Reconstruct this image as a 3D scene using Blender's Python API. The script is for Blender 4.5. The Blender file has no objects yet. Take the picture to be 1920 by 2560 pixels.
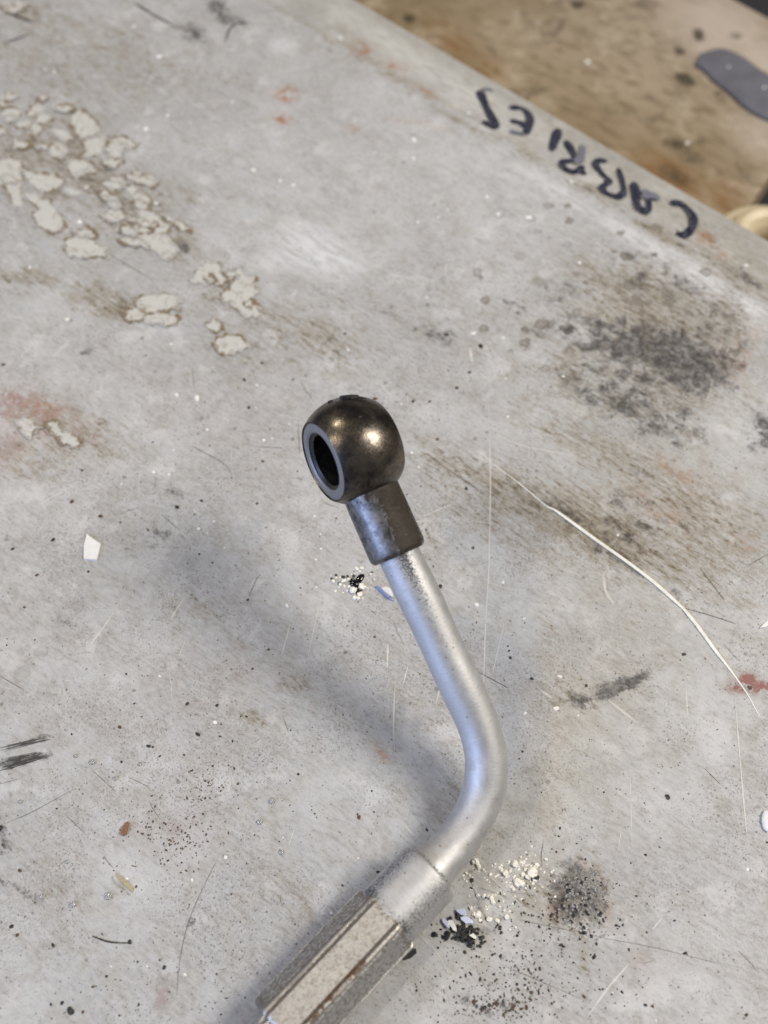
import bpy, bmesh, math, random
import numpy as np
from mathutils import Vector, Matrix
random.seed(7); rng = np.random.default_rng(7)
SC = bpy.context.scene
COL = SC.collection

# ------------------------------------------------------------------ camera
TILT = math.radians(30); H = 0.24; FPX = 2745.0
cr = np.array([1.0, 0, 0]); cu = np.array([0, math.cos(TILT), math.sin(TILT)])
cf = np.array([0, math.sin(TILT), -math.cos(TILT)]); cc = np.array([0, -H*math.tan(TILT), H])
cd = bpy.data.cameras.new('camera'); cam = bpy.data.objects.new('camera', cd); COL.objects.link(cam)
cam.location = cc; cam.rotation_euler = (TILT, 0, 0)
cd.sensor_fit = 'VERTICAL'; cd.sensor_height = 24.0; cd.lens = 24.0*FPX/2560
cd.clip_start = 0.005; cd.clip_end = 20
cd.dof.use_dof = True; cd.dof.focus_distance = 0.244; cd.dof.aperture_fstop = 7.6; cd.dof.aperture_blades = 0
SC.camera = cam

# ------------------------------------------------------------------ light
SC.view_settings.view_transform = 'Standard'; SC.view_settings.look = 'None'
SC.view_settings.gamma = 1.0; SC.view_settings.exposure = 0.0
SC.view_settings.use_curve_mapping = False
SC.render.engine = 'CYCLES'
w = bpy.data.worlds.new('World'); SC.world = w; w.use_nodes = True
bg = w.node_tree.nodes['Background']; bg.inputs[0].default_value = (0.95, 0.97, 1.0, 1); bg.inputs[1].default_value = 0.10

def lamp(name, direction, dist, size, power, color, target=(0, -0.03, 0), size_y=None):
    d = Vector(direction).normalized()
    l = bpy.data.lights.new(name, 'AREA'); l.energy = power; l.color = color; l.size = size
    if size_y: l.shape = 'RECTANGLE'; l.size_y = size_y
    else: l.shape = 'DISK'
    o = bpy.data.objects.new(name, l); COL.objects.link(o)
    o.location = Vector(target) + d*dist
    o.rotation_euler = d.to_track_quat('Z', 'Y').to_euler()
    return o
lamp('ceiling_lamp', (0.64, 0.03, 0.76), 1.3, 0.50, 16.5, (1.0, 0.935, 0.85))
lamp('ceiling_lamp', (-0.56, -0.12, 0.80), 1.5, 0.125, 4.4, (1.0, 0.86, 0.66))
lamp('ceiling_lamp', (-0.44, 0.45, 0.78), 1.6, 0.125, 5.0, (1.0, 0.88, 0.68))
lamp('window_light', (-0.80, -0.42, 0.38), 1.6, 1.4, 24.0, (0.44, 0.59, 1.0), size_y=0.8)

# ------------------------------------------------------------------ projection helpers (build time only)
def ray(px, py): return cf + (px-960)/FPX*cr + (1280-py)/FPX*cu
def at(px, py, z=0.0):
    d = ray(px, py); return cc + d*((z-cc[2])/d[2])
def on_plane(px, py, p0, nrm):
    d = ray(px, py); return cc + d*(np.dot(p0-cc, nrm)/np.dot(d, nrm))
def proj(P):
    q = P-cc; zd = q@cf
    return 960+FPX*(q@cr)/zd, 1280-FPX*(q@cu)/zd
def mmpx(px, py, z=0.0): return np.dot(at(px, py, z)-cc, cf)/FPX     # metres per picture pixel there

# ------------------------------------------------------------------ scene helpers
def empty(name, loc, label=None, cat=None, group=None):
    o = bpy.data.objects.new(name, None); o.empty_display_size = 0.01; COL.objects.link(o); o.location = loc
    tag(o, label, cat, group); return o
def tag(o, label=None, cat=None, group=None, kind=None):
    if label: o['label'] = label
    if cat: o['category'] = cat
    if group: o['group'] = group
    if kind: o['kind'] = kind
    return o
def mesh_obj(name, verts, faces, mat, parent=None, loc=None, smooth=True, attrs=None):
    verts = np.asarray(verts, float)
    base = np.array(loc if loc is not None else (0, 0, 0), float)
    if parent is not None and loc is None:
        p = parent
        while p is not None: base = base + np.array(p.location); p = p.parent
    me = bpy.data.meshes.new(name)
    me.from_pydata((verts-base).tolist(), [], [list(map(int, f)) for f in faces]); me.update()
    if smooth: me.polygons.foreach_set('use_smooth', [True]*len(me.polygons))
    for k, v in (attrs or {}).items():
        a = me.attributes.new(k, 'FLOAT', 'POINT'); a.data.foreach_set('value', np.asarray(v, np.float32))
    if mat: me.materials.append(mat)
    o = bpy.data.objects.new(name, me); COL.objects.link(o)
    if parent is not None: o.parent = parent
    if loc is not None and parent is None: o.location = loc
    return o
def sharp(o, deg=35):
    me = o.data; bm = bmesh.new(); bm.from_mesh(me)
    for e in bm.edges:
        if len(e.link_faces) == 2 and e.calc_face_angle(0) > math.radians(deg): e.smooth = False
    bm.to_mesh(me); bm.free()
def fixn(o):
    bm = bmesh.new(); bm.from_mesh(o.data); bmesh.ops.recalc_face_normals(bm, faces=bm.faces); bm.to_mesh(o.data); bm.free()
def catmull(P, n):
    P = [np.array(p, float) for p in P]; P = [2*P[0]-P[1]]+P+[2*P[-1]-P[-2]]; out = []
    for i in range(1, len(P)-2):
        for k in range(n):
            t = k/n; a, b, c, d = P[i-1:i+3]
            out.append(0.5*((2*b)+(c-a)*t+(2*a-5*b+4*c-d)*t*t+(3*b-a-3*c+d)*t**3))
    out.append(P[-2]); return np.array(out)
def sweep(path, radii, seg=48, up=None, rfun=None, caps=True):
    """rings round a path; returns verts, faces, arc length per vert, angle per vert"""
    path = np.asarray(path); n = len(path)
    T = np.gradient(path, axis=0); T /= np.linalg.norm(T, axis=1)[:, None]
    ref = np.array(up if up is not None else (0, 0, 1.0))
    X = ref-T[0]*np.dot(ref, T[0]); X /= np.linalg.norm(X)
    V = []; S = []; A = []
    s = np.concatenate([[0], np.cumsum(np.linalg.norm(np.diff(path, axis=0), axis=1))])
    for i in range(n):
        X = X-T[i]*np.dot(X, T[i]); X /= np.linalg.norm(X); Y = np.cross(T[i], X)
        for k in range(seg):
            a = 2*math.pi*k/seg
            r = radii[i]*(rfun(a, s[i]) if rfun else 1)
            V.append(path[i]+r*(math.cos(a)*X+math.sin(a)*Y)); S.append(s[i]); A.append(a)
    Fc = []
    for i in range(n-1):
        for k in range(seg):
            k2 = (k+1) % seg
            Fc.append((i*seg+k, i*seg+k2, (i+1)*seg+k2, (i+1)*seg+k))
    if caps:
        Fc.append(tuple(range(seg-1, -1, -1))); Fc.append(tuple((n-1)*seg+k for k in range(seg)))
    return np.array(V), Fc, np.array(S), np.array(A)
def lathe(profile, origin, axis, seg=64, closed=True):
    """profile: (radius, along-axis) points"""
    axis = np.array(axis, float); axis /= np.linalg.norm(axis)
    X = np.cross(axis, (0.3, 0.2, 0.9)); X /= np.linalg.norm(X); Y = np.cross(axis, X)
    V = []; m = len(profile)
    for k in range(seg):
        a = 2*math.pi*k/seg
        for r, t in profile: V.append(np.array(origin)+axis*t+r*(math.cos(a)*X+math.sin(a)*Y))
    Fc = []
    for k in range(seg):
        k2 = (k+1) % seg
        for i in range(m if closed else m-1):
            j = (i+1) % m
            Fc.append((k*m+i, k*m+j, k2*m+j, k2*m+i))
    return np.array(V), Fc

# ------------------------------------------------------------------ node helper
class NT:
    def __init__(s, name):
        s.m = bpy.data.materials.new(name); s.m.use_nodes = True
        s.t = s.m.node_tree; s.b = s.t.nodes['Principled BSDF']; s._tc = None
    def n(s, typ, **kw):
        x = s.t.nodes.new(typ)
        for k, v in kw.items(): setattr(x, k, v)
        return x
    def put(s, sock, v):
        if isinstance(v, bpy.types.NodeSocket): s.t.links.new(v, sock)
        elif v is not None:
            if isinstance(v, tuple) and len(v) == 3 and len(sock.default_value) == 4: v = (*v, 1)
            sock.default_value = v
    @property
    def obj(s):
        if not s._tc: s._tc = s.n('ShaderNodeTexCoord').outputs['Object']
        return s._tc
    def mapping(s, rotz=0.0, scale=(1, 1, 1), vec=None):
        r = s.n('ShaderNodeMapping'); r.inputs['Rotation'].default_value = (0, 0, rotz)
        q = s.n('ShaderNodeMapping'); q.inputs['Scale'].default_value = scale
        s.t.links.new(vec or s.obj, r.inputs[0]); s.t.links.new(r.outputs[0], q.inputs[0]); return q.outputs[0]
    def noise(s, scale, detail=4, rough=0.55, vec=None, dist=0.0, color=False):
        x = s.n('ShaderNodeTexNoise'); s.t.links.new(vec or s.obj, x.inputs['Vector'])
        x.inputs['Scale'].default_value = scale; x.inputs['Detail'].default_value = detail
        x.inputs['Roughness'].default_value = rough; x.inputs['Distortion'].default_value = dist
        return x.outputs['Color' if color else 'Fac']
    def voro(s, scale, vec=None, feature='F1', smooth=None):
        x = s.n('ShaderNodeTexVoronoi', feature=feature); s.t.links.new(vec or s.obj, x.inputs['Vector'])
        x.inputs['Scale'].default_value = scale
        return x
    def attr(s, name): return s.n('ShaderNodeAttribute', attribute_name=name).outputs['Fac']
    def math(s, op, a, b=None, c=None, clamp=False):
        x = s.n('ShaderNodeMath', operation=op, use_clamp=clamp)
        s.put(x.inputs[0], a)
        if b is not None: s.put(x.inputs[1], b)
        if c is not None: s.put(x.inputs[2], c)
        return x.outputs[0]
    def ramp(s, v, a, b, lo=0.0, hi=1.0, smooth=True):
        x = s.n('ShaderNodeMapRange', interpolation_type='SMOOTHSTEP' if smooth else 'LINEAR')
        s.put(x.inputs[0], v); s.put(x.inputs[1], a); s.put(x.inputs[2], b); s.put(x.inputs[3], lo); s.put(x.inputs[4], hi)
        return x.outputs[0]
    def mix(s, f, a, b, blend='MIX'):
        x = s.n('ShaderNodeMix', data_type='RGBA', blend_type=blend)
        s.put(x.inputs[0], f); s.put(x.inputs[6], a); s.put(x.inputs[7], b); return x.outputs[2]
    def offs(s, vec, d, amt):
        x = s.n('ShaderNodeVectorMath', operation='MULTIPLY_ADD'); s.t.links.new(d, x.inputs[0])
        x.inputs[1].default_value = (amt, amt, amt)
        y = s.n('ShaderNodeVectorMath', operation='ADD'); y.inputs[1].default_value = (-amt/2, -amt/2, -amt/2)
        s.t.links.new(vec, y.inputs[0]); s.t.links.new(y.outputs[0], x.inputs[2]); return x.outputs[0]
    def bump(s, h, strength=0.3, dist=0.0003):
        x = s.n('ShaderNodeBump'); x.inputs['Strength'].default_value = strength; x.inputs['Distance'].default_value = dist
        s.t.links.new(h, x.inputs['Height']); s.t.links.new(x.outputs[0], s.b.inputs['Normal'])
    def out(s, col=None, rough=None, metal=None, spec=None):
        for k, v in (('Base Color', col), ('Roughness', rough), ('Metallic', metal), ('Specular IOR Level', spec)):
            s.put(s.b.inputs[k], v)
        return s.m
def simple(name, col, rough=0.5, metal=0.0, var=0.25, scale=900, spec=None, bump=0.0):
    t = NT(name); n = t.noise(scale, 3)
    c = t.mix(n, tuple(x*(1-var) for x in col), tuple(min(1, x*(1+var)) for x in col))
    if bump: t.bump(n, bump, 0.0003)
    return t.out(c, rough, metal, spec)

# ------------------------------------------------------------------ edge frame of the table
EA = at(1151, 284); EB = at(1920, 721)
eu = (EB-EA)/np.linalg.norm(EB-EA); ew = np.array([eu[1], -eu[0], 0.0])
if ew[1] > 0: ew = -ew
EANG = math.atan2(eu[1], eu[0])
Z_FLOOR = -0.062

# ------------------------------------------------------------------ table paint material
def table_material(name, marks=True):
    t = NT(name); O = t.obj
    wob = t.noise(260, 3, color=True)
    Ow = t.offs(O, wob, 0.004)
    st = t.mapping(-EANG, (1, 4.5, 1))            # stretched along the rim
    st2 = t.mapping(-EANG+0.55, (1, 3.2, 1))
    big = t.noise(28, 4, 0.6)
    mid = t.noise(130, 5, 0.65, vec=Ow)
    grain = t.noise(420, 4, 0.7, vec=t.mapping(-EANG-0.1, (1, 2.6, 1)))
    grain2 = t.noise(900, 3, 0.7, vec=st2)
    fine = t.noise(1900, 3, 0.7)
    c = t.mix(t.ramp(big, 0.32, 0.68), (0.30, 0.305, 0.302), (0.425, 0.43, 0.428))
    c = t.mix(t.ramp(mid, 0.42, 0.66, 0, 0.7), c, (0.27, 0.25, 0.21))
    c = t.mix(t.ramp(t.noise(75, 5, 0.7, vec=t.mapping(-EANG, (1, 1.8, 1)), dist=0.5), 0.47, 0.68, 0, 0.6), c, (0.23, 0.215, 0.19))
    c = t.mix(t.ramp(t.noise(95, 4, 0.65, vec=Ow), 0.53, 0.68, 0, 0.6), c, (0.55, 0.55, 0.545))
    gate2 = t.ramp(t.noise(60, 4, 0.6), 0.40, 0.62)
    c = t.mix(t.ramp(grain, 0.30, 0.75, 0.55, 0.0), c, (0.52, 0.515, 0.50))
    c = t.mix(t.ramp(grain, 0.55, 0.80, 0.0, 0.55), c, (0.25, 0.23, 0.21))
    c = t.mix(t.math('MULTIPLY', t.ramp(grain2, 0.54, 0.72, 0.0, 0.65), gate2), c, (0.215, 0.19, 0.165))
    c = t.mix(t.math('MULTIPLY', t.ramp(fine, 0.54, 0.66, 0.0, 0.7), t.math('ADD', gate2, 0.25)), c, (0.18, 0.16, 0.145))
    rough = t.ramp(mid, 0.3, 0.7, 0.36, 0.56)
    if marks:
        pale = t.math('MULTIPLY', t.attr('pale'), t.ramp(t.noise(170, 5, 0.65, vec=st), 0.3, 0.62))  # pale scuffs, and the painted brightness of the rim
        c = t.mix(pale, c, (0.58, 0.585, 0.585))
        # brown oily film, streaky, and the dark line painted at the crease
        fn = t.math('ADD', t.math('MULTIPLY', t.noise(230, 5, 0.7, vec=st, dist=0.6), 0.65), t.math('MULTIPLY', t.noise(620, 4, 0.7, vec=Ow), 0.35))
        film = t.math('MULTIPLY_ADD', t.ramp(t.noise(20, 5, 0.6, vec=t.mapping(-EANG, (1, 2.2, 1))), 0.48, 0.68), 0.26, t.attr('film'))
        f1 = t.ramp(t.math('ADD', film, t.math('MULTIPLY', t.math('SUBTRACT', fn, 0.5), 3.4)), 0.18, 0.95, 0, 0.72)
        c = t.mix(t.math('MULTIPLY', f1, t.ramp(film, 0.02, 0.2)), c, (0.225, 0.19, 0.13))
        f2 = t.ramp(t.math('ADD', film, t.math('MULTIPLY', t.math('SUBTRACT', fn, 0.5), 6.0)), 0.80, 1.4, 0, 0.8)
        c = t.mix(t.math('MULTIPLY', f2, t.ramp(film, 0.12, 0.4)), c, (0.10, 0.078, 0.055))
        # rust and red tint
        rn = t.noise(300, 5, 0.7, vec=Ow)
        rust = t.math('MULTIPLY', t.attr('rust'), t.ramp(rn, 0.38, 0.68))
        c = t.mix(t.math('MINIMUM', rust, 0.85), c, (0.31, 0.14, 0.06))
        red = t.math('MULTIPLY', t.attr('red'), t.ramp(rn, 0.34, 0.66))
        c = t.mix(t.math('MINIMUM', red, 0.9), c, (0.22, 0.075, 0.06))
        # faint grey rings and drops near the rim
        vd = t.voro(185, vec=t.offs(O, wob, 0.0045)); sd_ = t.n('ShaderNodeSeparateColor'); t.t.links.new(vd.outputs['Color'], sd_.inputs[0])
        rd = t.math('MULTIPLY_ADD', sd_.outputs[1], 0.20, 0.16)
        q_ = t.math('DIVIDE', vd.outputs['Distance'], rd)
        dd = t.math('ADD', t.math('MULTIPLY', t.ramp(q_, 0.85, 1.15, 1, 0), 0.45), t.math('MULTIPLY', t.ramp(q_, 0.6, 0.95), t.ramp(q_, 1.0, 1.25, 0.5, 0)))
        dd = t.math('MULTIPLY', t.math('MULTIPLY', dd, t.attr('dots')), t.ramp(sd_.outputs[0], 0.35, 0.55))
        c = t.mix(t.math('MINIMUM', t.math('MULTIPLY', dd, 1.5), 0.85), c, (0.19, 0.172, 0.145))
        # black grime
        gn = t.math('ADD', t.math('MULTIPLY', t.noise(170, 6, 0.72, vec=t.mapping(-EANG, (1, 2.2, 1)), dist=0.4), 0.6), t.math('MULTIPLY', t.noise(700, 4, 0.7, vec=Ow), 0.4))
        gv = t.math('ADD', t.attr('grime'), t.math('ADD', t.math('MULTIPLY', t.math('SUBTRACT', gn, 0.5), 3.6), t.math('MULTIPLY', t.math('SUBTRACT', t.noise(240, 4, 0.65, vec=Ow), 0.5), 2.6)))
        gg = t.math('MULTIPLY', t.math('MULTIPLY', t.ramp(gv, 0.16, 1.0, 0, 0.95), t.ramp(t.noise(520, 5, 0.75, vec=Ow), 0.34, 0.62, 0.42, 1.0)), t.ramp(t.attr('grime'), 0.06, 0.25))
        c = t.mix(gg, c, (0.052, 0.048, 0.046))
        # specks of two sizes
        for sc, lo, colr, amt in ((330, 0.90, (0.06, 0.05, 0.042), 0.75), (820, 0.62, (0.09, 0.068, 0.05), 0.8), (1500, 0.55, (0.08, 0.07, 0.06), 0.8)):
            v = t.voro(sc, vec=t.offs(O, wob, 0.0016))
            sx = t.n('ShaderNodeSeparateColor'); t.t.links.new(v.outputs['Color'], sx.inputs[0])
            keep = t.ramp(t.math('ADD', sx.outputs[0], t.math('MULTIPLY', t.math('SUBTRACT', t.noise(45, 3), 0.5), 0.9)), lo, lo+0.02)
            rad = t.ramp(sx.outputs[1], 0.0, 1.0, 0.07, 0.21, smooth=False)
            sp = t.math('MULTIPLY', t.ramp(t.math('DIVIDE', t.math('ADD', v.outputs['Distance'], t.math('MULTIPLY', t.math('SUBTRACT', fine, 0.5), 0.25)), rad), 0.7, 1.2, 1, 0), keep)
            c = t.mix(t.math('MULTIPLY', sp, t.math('MULTIPLY', t.ramp(sx.outputs[2], 0, 1, 0.35, 1.0), amt)), c, colr)
        rough = t.math('SUBTRACT', rough, t.math('MULTIPLY', f1, 0.12))
    t.bump(t.math('ADD', t.math('MULTIPLY', grain2, 0.5), t.math('ADD', t.math('MULTIPLY', fine, 0.5), t.math('MULTIPLY', mid, 0.7))), 0.22, 0.00025)
    return t.out(c, rough, 0.0, 0.42)

# located stains, and brightness painted along rim and crease: channel, centre x, centre y, radius x, radius y, angle (picture degrees, clockwise), strength
STAINS_AND_TONES = [('grime', 395+30*math.cos(q*0.7), 1348+20*math.sin(q*0.7), 11, 9, 0, 0.5) for q in range(9)]+[
 ('grime', 1640, 870, 165, 48, 12, 1.35), ('grime', 1725, 920, 115, 58, 8, 1.1), ('grime', 1500, 865, 60, 18, 0, 0.9), ('grime', 1570, 930, 150, 75, 0, 0.40), ('grime', 1610, 1010, 170, 70, 30, 0.55),
 ('grime', 1560, 1020, 34, 18, 35, 0.8), ('grime', 1640, 1060, 40, 20, 45, 0.8), ('grime', 1700, 1045, 34, 22, 40, 0.6), ('grime', 1480, 810, 50, 20, 10, 0.6),
 ('grime', 1905, 1075, 34, 52, 0, 0.9), ('grime', 1862, 855, 22, 42, 25, 0.55), ('grime', 1530, 1050, 26, 14, 25, 0.5), ('grime', 1600, 680, 90, 60, 20, 0.3), ('grime', 1700, 720, 110, 55, 30, 0.3),
 ('grime', 1558, 1712, 58, 15, -22, 1.7), ('grime', 1518, 1728, 22, 18, 0, 1.5), ('grime', 1447, 1752, 30, 24, 0, 1.0),
 ('grime', 545, 14, 34, 22, 30, 1.1), ('grime', 560, 48, 26, 16, 15, 1.0), ('grime', 600, 55, 22, 9, 0, 0.8), ('grime', 485, 82, 34, 20, 20, 0.9), ('grime', 445, 66, 24, 14, 25, 0.6),
 ('grime', 448, 622, 20, 15, 0, 0.95), ('grime', 275, 425, 16, 10, 0, 0.9), ('grime', 218, 882, 15, 16, 30, 0.9), ('grime', 290, 555, 22, 8, -10, 0.6),
 ('grime', 60, 470, 12, 50, -15, 0.5), ('grime', 1565, 1340, 55, 18, 38, 0.8), ('grime', 1560, 1395, 60, 16, 40, 0.75), ('grime', 1610, 1320, 40, 16, 35, 0.75), ('grime', 1500, 1375, 40, 14, 30, 0.65), ('grime', 1700, 1490, 50, 9, 30, 0.7),
 ('grime', 1540, 1255, 30, 14, 30, 0.55), ('grime', 1600, 1180, 34, 12, 20, 0.5), ('grime', 395, 1345, 30, 22, -10, 0.25), ('grime', 470, 2315, 18, 15, 0, 0.75), ('grime', 1200, 2290, 60, 45, 0, 0.45),
 ('grime', 5, 2075, 14, 30, 0, 1.0), ('grime', 8, 2110, 18, 22, 0, 0.8), ('grime', 50, 2225, 52, 11, 33, 0.95), ('grime', 96, 2245, 26, 8, 33, 0.8),
 ('grime', 40, 1905, 80, 12, -13, 1.0), ('grime', 70, 1855, 60, 9, -14, 0.7), ('grime', 1440, 2235, 60, 60, 0, 1.7), ('grime', 1450, 870, 60, 40, 10, 0.35), ('grime', 1420, 820, 60, 30, 20, 0.45), ('grime', 1500, 980, 120, 50, 20, 0.45), ('grime', 1780, 820, 70, 60, 20, 0.45), ('film', 1500, 1130, 260, 60, 30, 0.55), ('film', 1250, 1330, 200, 50, 28, 0.5), ('film', 1750, 1400, 180, 80, 30, 0.5), ('film', 1050, 1350, 60, 60, 20, 0.2), ('grime', 1330, 1230, 150, 22, 28, 0.35), ('grime', 1450, 1300, 120, 26, 30, 0.4), ('grime', 1640, 1280, 120, 26, 30, 0.32), ('grime', 1350, 830, 40, 16, 15, 0.5), ('grime', 1300, 770, 60, 14, 20, 0.45), ('grime', 1450, 2300, 70, 34, 0, 0.35), ('grime', 1215, 2520, 80, 28, 10, 0.5), ('grime', 1250, 2450, 140, 60, 0, 0.22),
 ('grime', 160, 1555, 40, 14, 25, 0.3), ('grime', 740, 1205, 26, 14, 0, 0.35), ('grime', 430, 1225, 60, 20, 20, 0.3), ('grime', 1400, 730, 60, 40, 20, 0.35), ('grime', 1080, 830, 80, 26, 25, 0.38), ('grime', 970, 770, 40, 20, 20, 0.35),
 ('film', 800, 850, 150, 80, 25, 0.55), ('film', 690, 800, 170, 45, 28, 0.45), ('film', 1330, 1260, 260, 62, 28, 0.75), ('film', 1520, 1330, 220, 90, 30, 0.75), ('film', 1160, 1200, 150, 60, 30, 0.5),
 ('film', 1700, 1250, 200, 90, 30, 0.6), ('film', 1850, 1330, 100, 90, 20, 0.5), ('film', 1620, 760, 260, 120, 20, 0.6), ('film', 1800, 830, 90, 130, 10, 0.6), ('film', 1640, 960, 230, 140, 10, 0.5), ('film', 1420, 930, 50, 80, 0, 0.5),
 ('film', 240, 740, 140, 50, 8, 0.6), ('film', 60, 690, 90, 26, 5, 0.7), ('film', 180, 120, 260, 160, 20, 0.42), ('film', 60, 30, 60, 40, 0, 0.5), ('film', 130, 400, 200, 150, 20, 0.55), ('film', 330, 520, 190, 100, 30, 0.5), ('film', 420, 610, 120, 50, 25, 0.5), ('film', 560, 745, 130, 50, 30, 0.5), ('film', 300, 775, 90, 36, 8, 0.8), ('film', 600, 890, 110, 50, 20, 0.5), ('film', 240, 460, 130, 24, 35, 0.85), ('film', 90, 450, 100, 22, 30, 0.85), ('film', 180, 350, 30, 50, 0, 0.8), ('film', 420, 480, 160, 40, 15, 0.45), ('film', 620, 500, 160, 26, 12, 0.35),
 ('film', 180, 1080, 170, 70, 22, 0.60), ('film', 60, 1150, 160, 70, 0, 0.5), ('film', 740, 1715, 55, 34, 0, 0.55), ('film', 640, 1795, 50, 26, 10, 0.6), ('film', 630, 2010, 70, 12, 45, 0.5), ('film', 305, 2210, 36, 10, 55, 0.8), ('film', 1380, 1590, 40, 90, 0, 0.45), ('film', 1420, 1740, 110, 60, 10, 0.5),
 ('film', 1090, 2040, 70, 90, 30, 0.35), ('film', 760, 2270, 80, 160, -45, 0.35), ('film', 1440, 2250, 110, 100, 0, 0.6), ('film', 1463, 2410, 14, 46, 0, 0.75), ('film', 1460, 2495, 12, 18, 0, 0.7), ('film', 1480, 2540, 60, 30, 0, 0.4), ('film', 1330, 2240, 90, 70, 0, 0.5), ('film', 520, 1500, 120, 60, -30, 0.25),
 ('film', 1250, 840, 260, 90, 15, 0.30), ('film', 1000, 1130, 120, 120, 0, 0.25), ('film', 1200, 330, 160, 14, 29, 0.5), ('film', 1010, 210, 140, 14, 29, 0.5), ('film', 1100, 1130, 150, 26, 30, 0.4),
 ('pale', 880, 40, 140, 26, 32, 0.7), ('pale', 1030, 150, 140, 34, 31, 0.85), ('pale', 1180, 235, 120, 36, 30, 0.9), ('pale', 1330, 320, 110, 24, 30, 0.6), ('pale', 1500, 420, 90, 20, 30, 0.4),  # brighter slope of the rim, its shading painted in
 ('pale', 1380, 470, 130, 26, 30, 0.7), ('pale', 1600, 600, 150, 24, 30, 0.8), ('pale', 1780, 710, 110, 26, 31, 1.0), ('pale', 1880, 780, 70, 30, 31, 1.0),  # lighter band just inside the crease, painted in
 ('film', 830, 100, 160, 12, 31, 0.3), ('film', 1000, 215, 110, 12, 32, 0.3), ('film', 1120, 285, 120, 14, 30, 0.4), ('film', 1300, 372, 90, 12, 30, 0.35), ('film', 1480, 480, 110, 14, 30, 0.7), ('film', 1660, 590, 110, 16, 30, 0.8), ('film', 1840, 690, 110, 30, 30, 0.7), ('film', 1740, 590, 120, 60, 30, 0.45), ('grime', 1880, 700, 50, 12, 30, 0.7), ('rust', 1765, 597, 26, 16, 35, 1.1), ('rust', 1805, 640, 18, 10, 30, 1.2),  # tan dirt on the rim, and shading painted along the crease
 ('rust', 717, 236, 26, 20, 0, 1.6), ('rust', 708, 300, 22, 14, 20, 1.5), ('rust', 905, 121, 22, 16, 0, 1.7), ('rust', 990, 170, 30, 16, 20, 0.8), ('rust', 1070, 228, 22, 12, 30, 0.9), ('rust', 1050, 310, 90, 12, 8, 0.45), ('rust', 885, 322, 28, 12, 0, 0.5),
 ('rust', 955, 1885, 28, 20, 0, 0.9), ('rust', 1700, 1190, 90, 22, 32, 0.55), ('rust', 1640, 1270, 90, 24, 30, 0.5), ('rust', 1860, 880, 26, 70, 22, 0.6), ('rust', 110, 1020, 60, 30, 20, 0.55), ('rust', 1862, 1355, 50, 30, 20, 0.4), ('rust', 1385, 2275, 22, 34, 15, 0.4), ('grime', 1385, 2270, 20, 30, 15, 0.6), ('grime', 1440, 2190, 34, 44, 0, 0.6), ('rust', 1510, 2290, 20, 30, 0, 0.6), ('rust', 1480, 2170, 50, 20, 40, 0.4),
 ('red', 60, 1035, 90, 50, 15, 0.55), ('red', 20, 1000, 50, 30, 10, 0.7), ('red', 170, 1075, 60, 40, 20, 0.35), ('red', 20, 1110, 50, 60, 0, 0.4), ('red', 1880, 1716, 50, 14, 2, 3.0), ('red', 1868, 1708, 18, 22, 40, 2.6), ('grime', 1872, 1719, 12, 10, 0, 0.8), ('red', 560, 1030, 200, 90, 20, 0.10), ('red', 440, 2080, 110, 60, 0, 0.16), ('red', 405, 2490, 14, 40, 0, 0.5), ('red', 1600, 2420, 90, 60, 10, 0.14), ('red', 520, 1690, 220, 90, -20, 0.08),

 
 ('pale', 780, 620, 110, 60, 15, 0.95), ('pale', 850, 655, 70, 34, 10, 0.8), ('pale', 1240, 440, 300, 130, 25, 0.35), ('pale', 760, 500, 300, 200, 20, 0.25), ('pale', 690, 650, 40, 30, 0, 0.8), ('pale', 700, 120, 40, 30, 0, 0.6), ('pale', 1620, 2010, 130, 90, 20, 0.35), ('pale', 1850, 1060, 60, 120, 0, 0.4), ('pale', 1180, 1830, 34, 24, 0, 0.6), ('pale', 1780, 2320, 120, 60, 10, 0.3), ('pale', 760, 1470, 140, 60, 30, 0.25), ('pale', 1420, 1130, 200, 40, 20, 0.3),
 ('dots', 1560, 620, 260, 130, 28, 1.0), ('dots', 1320, 820, 260, 110, 15, 0.9), ('dots', 1650, 740, 200, 110, 20, 0.9), ('dots', 1250, 700, 140, 80, 20, 0.6), ('dots', 1380, 500, 120, 60, 30, 0.4), ('dots', 180, 1550, 200, 250, 0, 0.3),
]
CH = ('grime', 'film', 'rust', 'red', 'pale', 'dots')
def stain_tone_attrs(V):
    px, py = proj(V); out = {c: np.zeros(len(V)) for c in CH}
    for c, x, y, rx, ry, a, s in STAINS_AND_TONES:
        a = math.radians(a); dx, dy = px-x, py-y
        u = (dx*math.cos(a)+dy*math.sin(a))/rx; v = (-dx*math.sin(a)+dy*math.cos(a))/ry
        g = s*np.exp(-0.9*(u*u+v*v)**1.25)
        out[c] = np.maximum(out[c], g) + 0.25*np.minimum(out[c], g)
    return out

# ------------------------------------------------------------------ floor
def sheet(x0, x1, y0, y1, z): return [(x0, y0, z), (x1, y0, z), (x1, y1, z), (x0, y1, z)], [(0, 1, 2, 3)]
m_floor = simple('dark floor', (0.020, 0.020, 0.024), 0.6, var=0.5, scale=40)
v, f = sheet(-4, 4, -4, 4, Z_FLOOR); fl = mesh_obj('floor', v, f, m_floor, loc=(0, 0, 0)); tag(fl, kind='structure')

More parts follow.
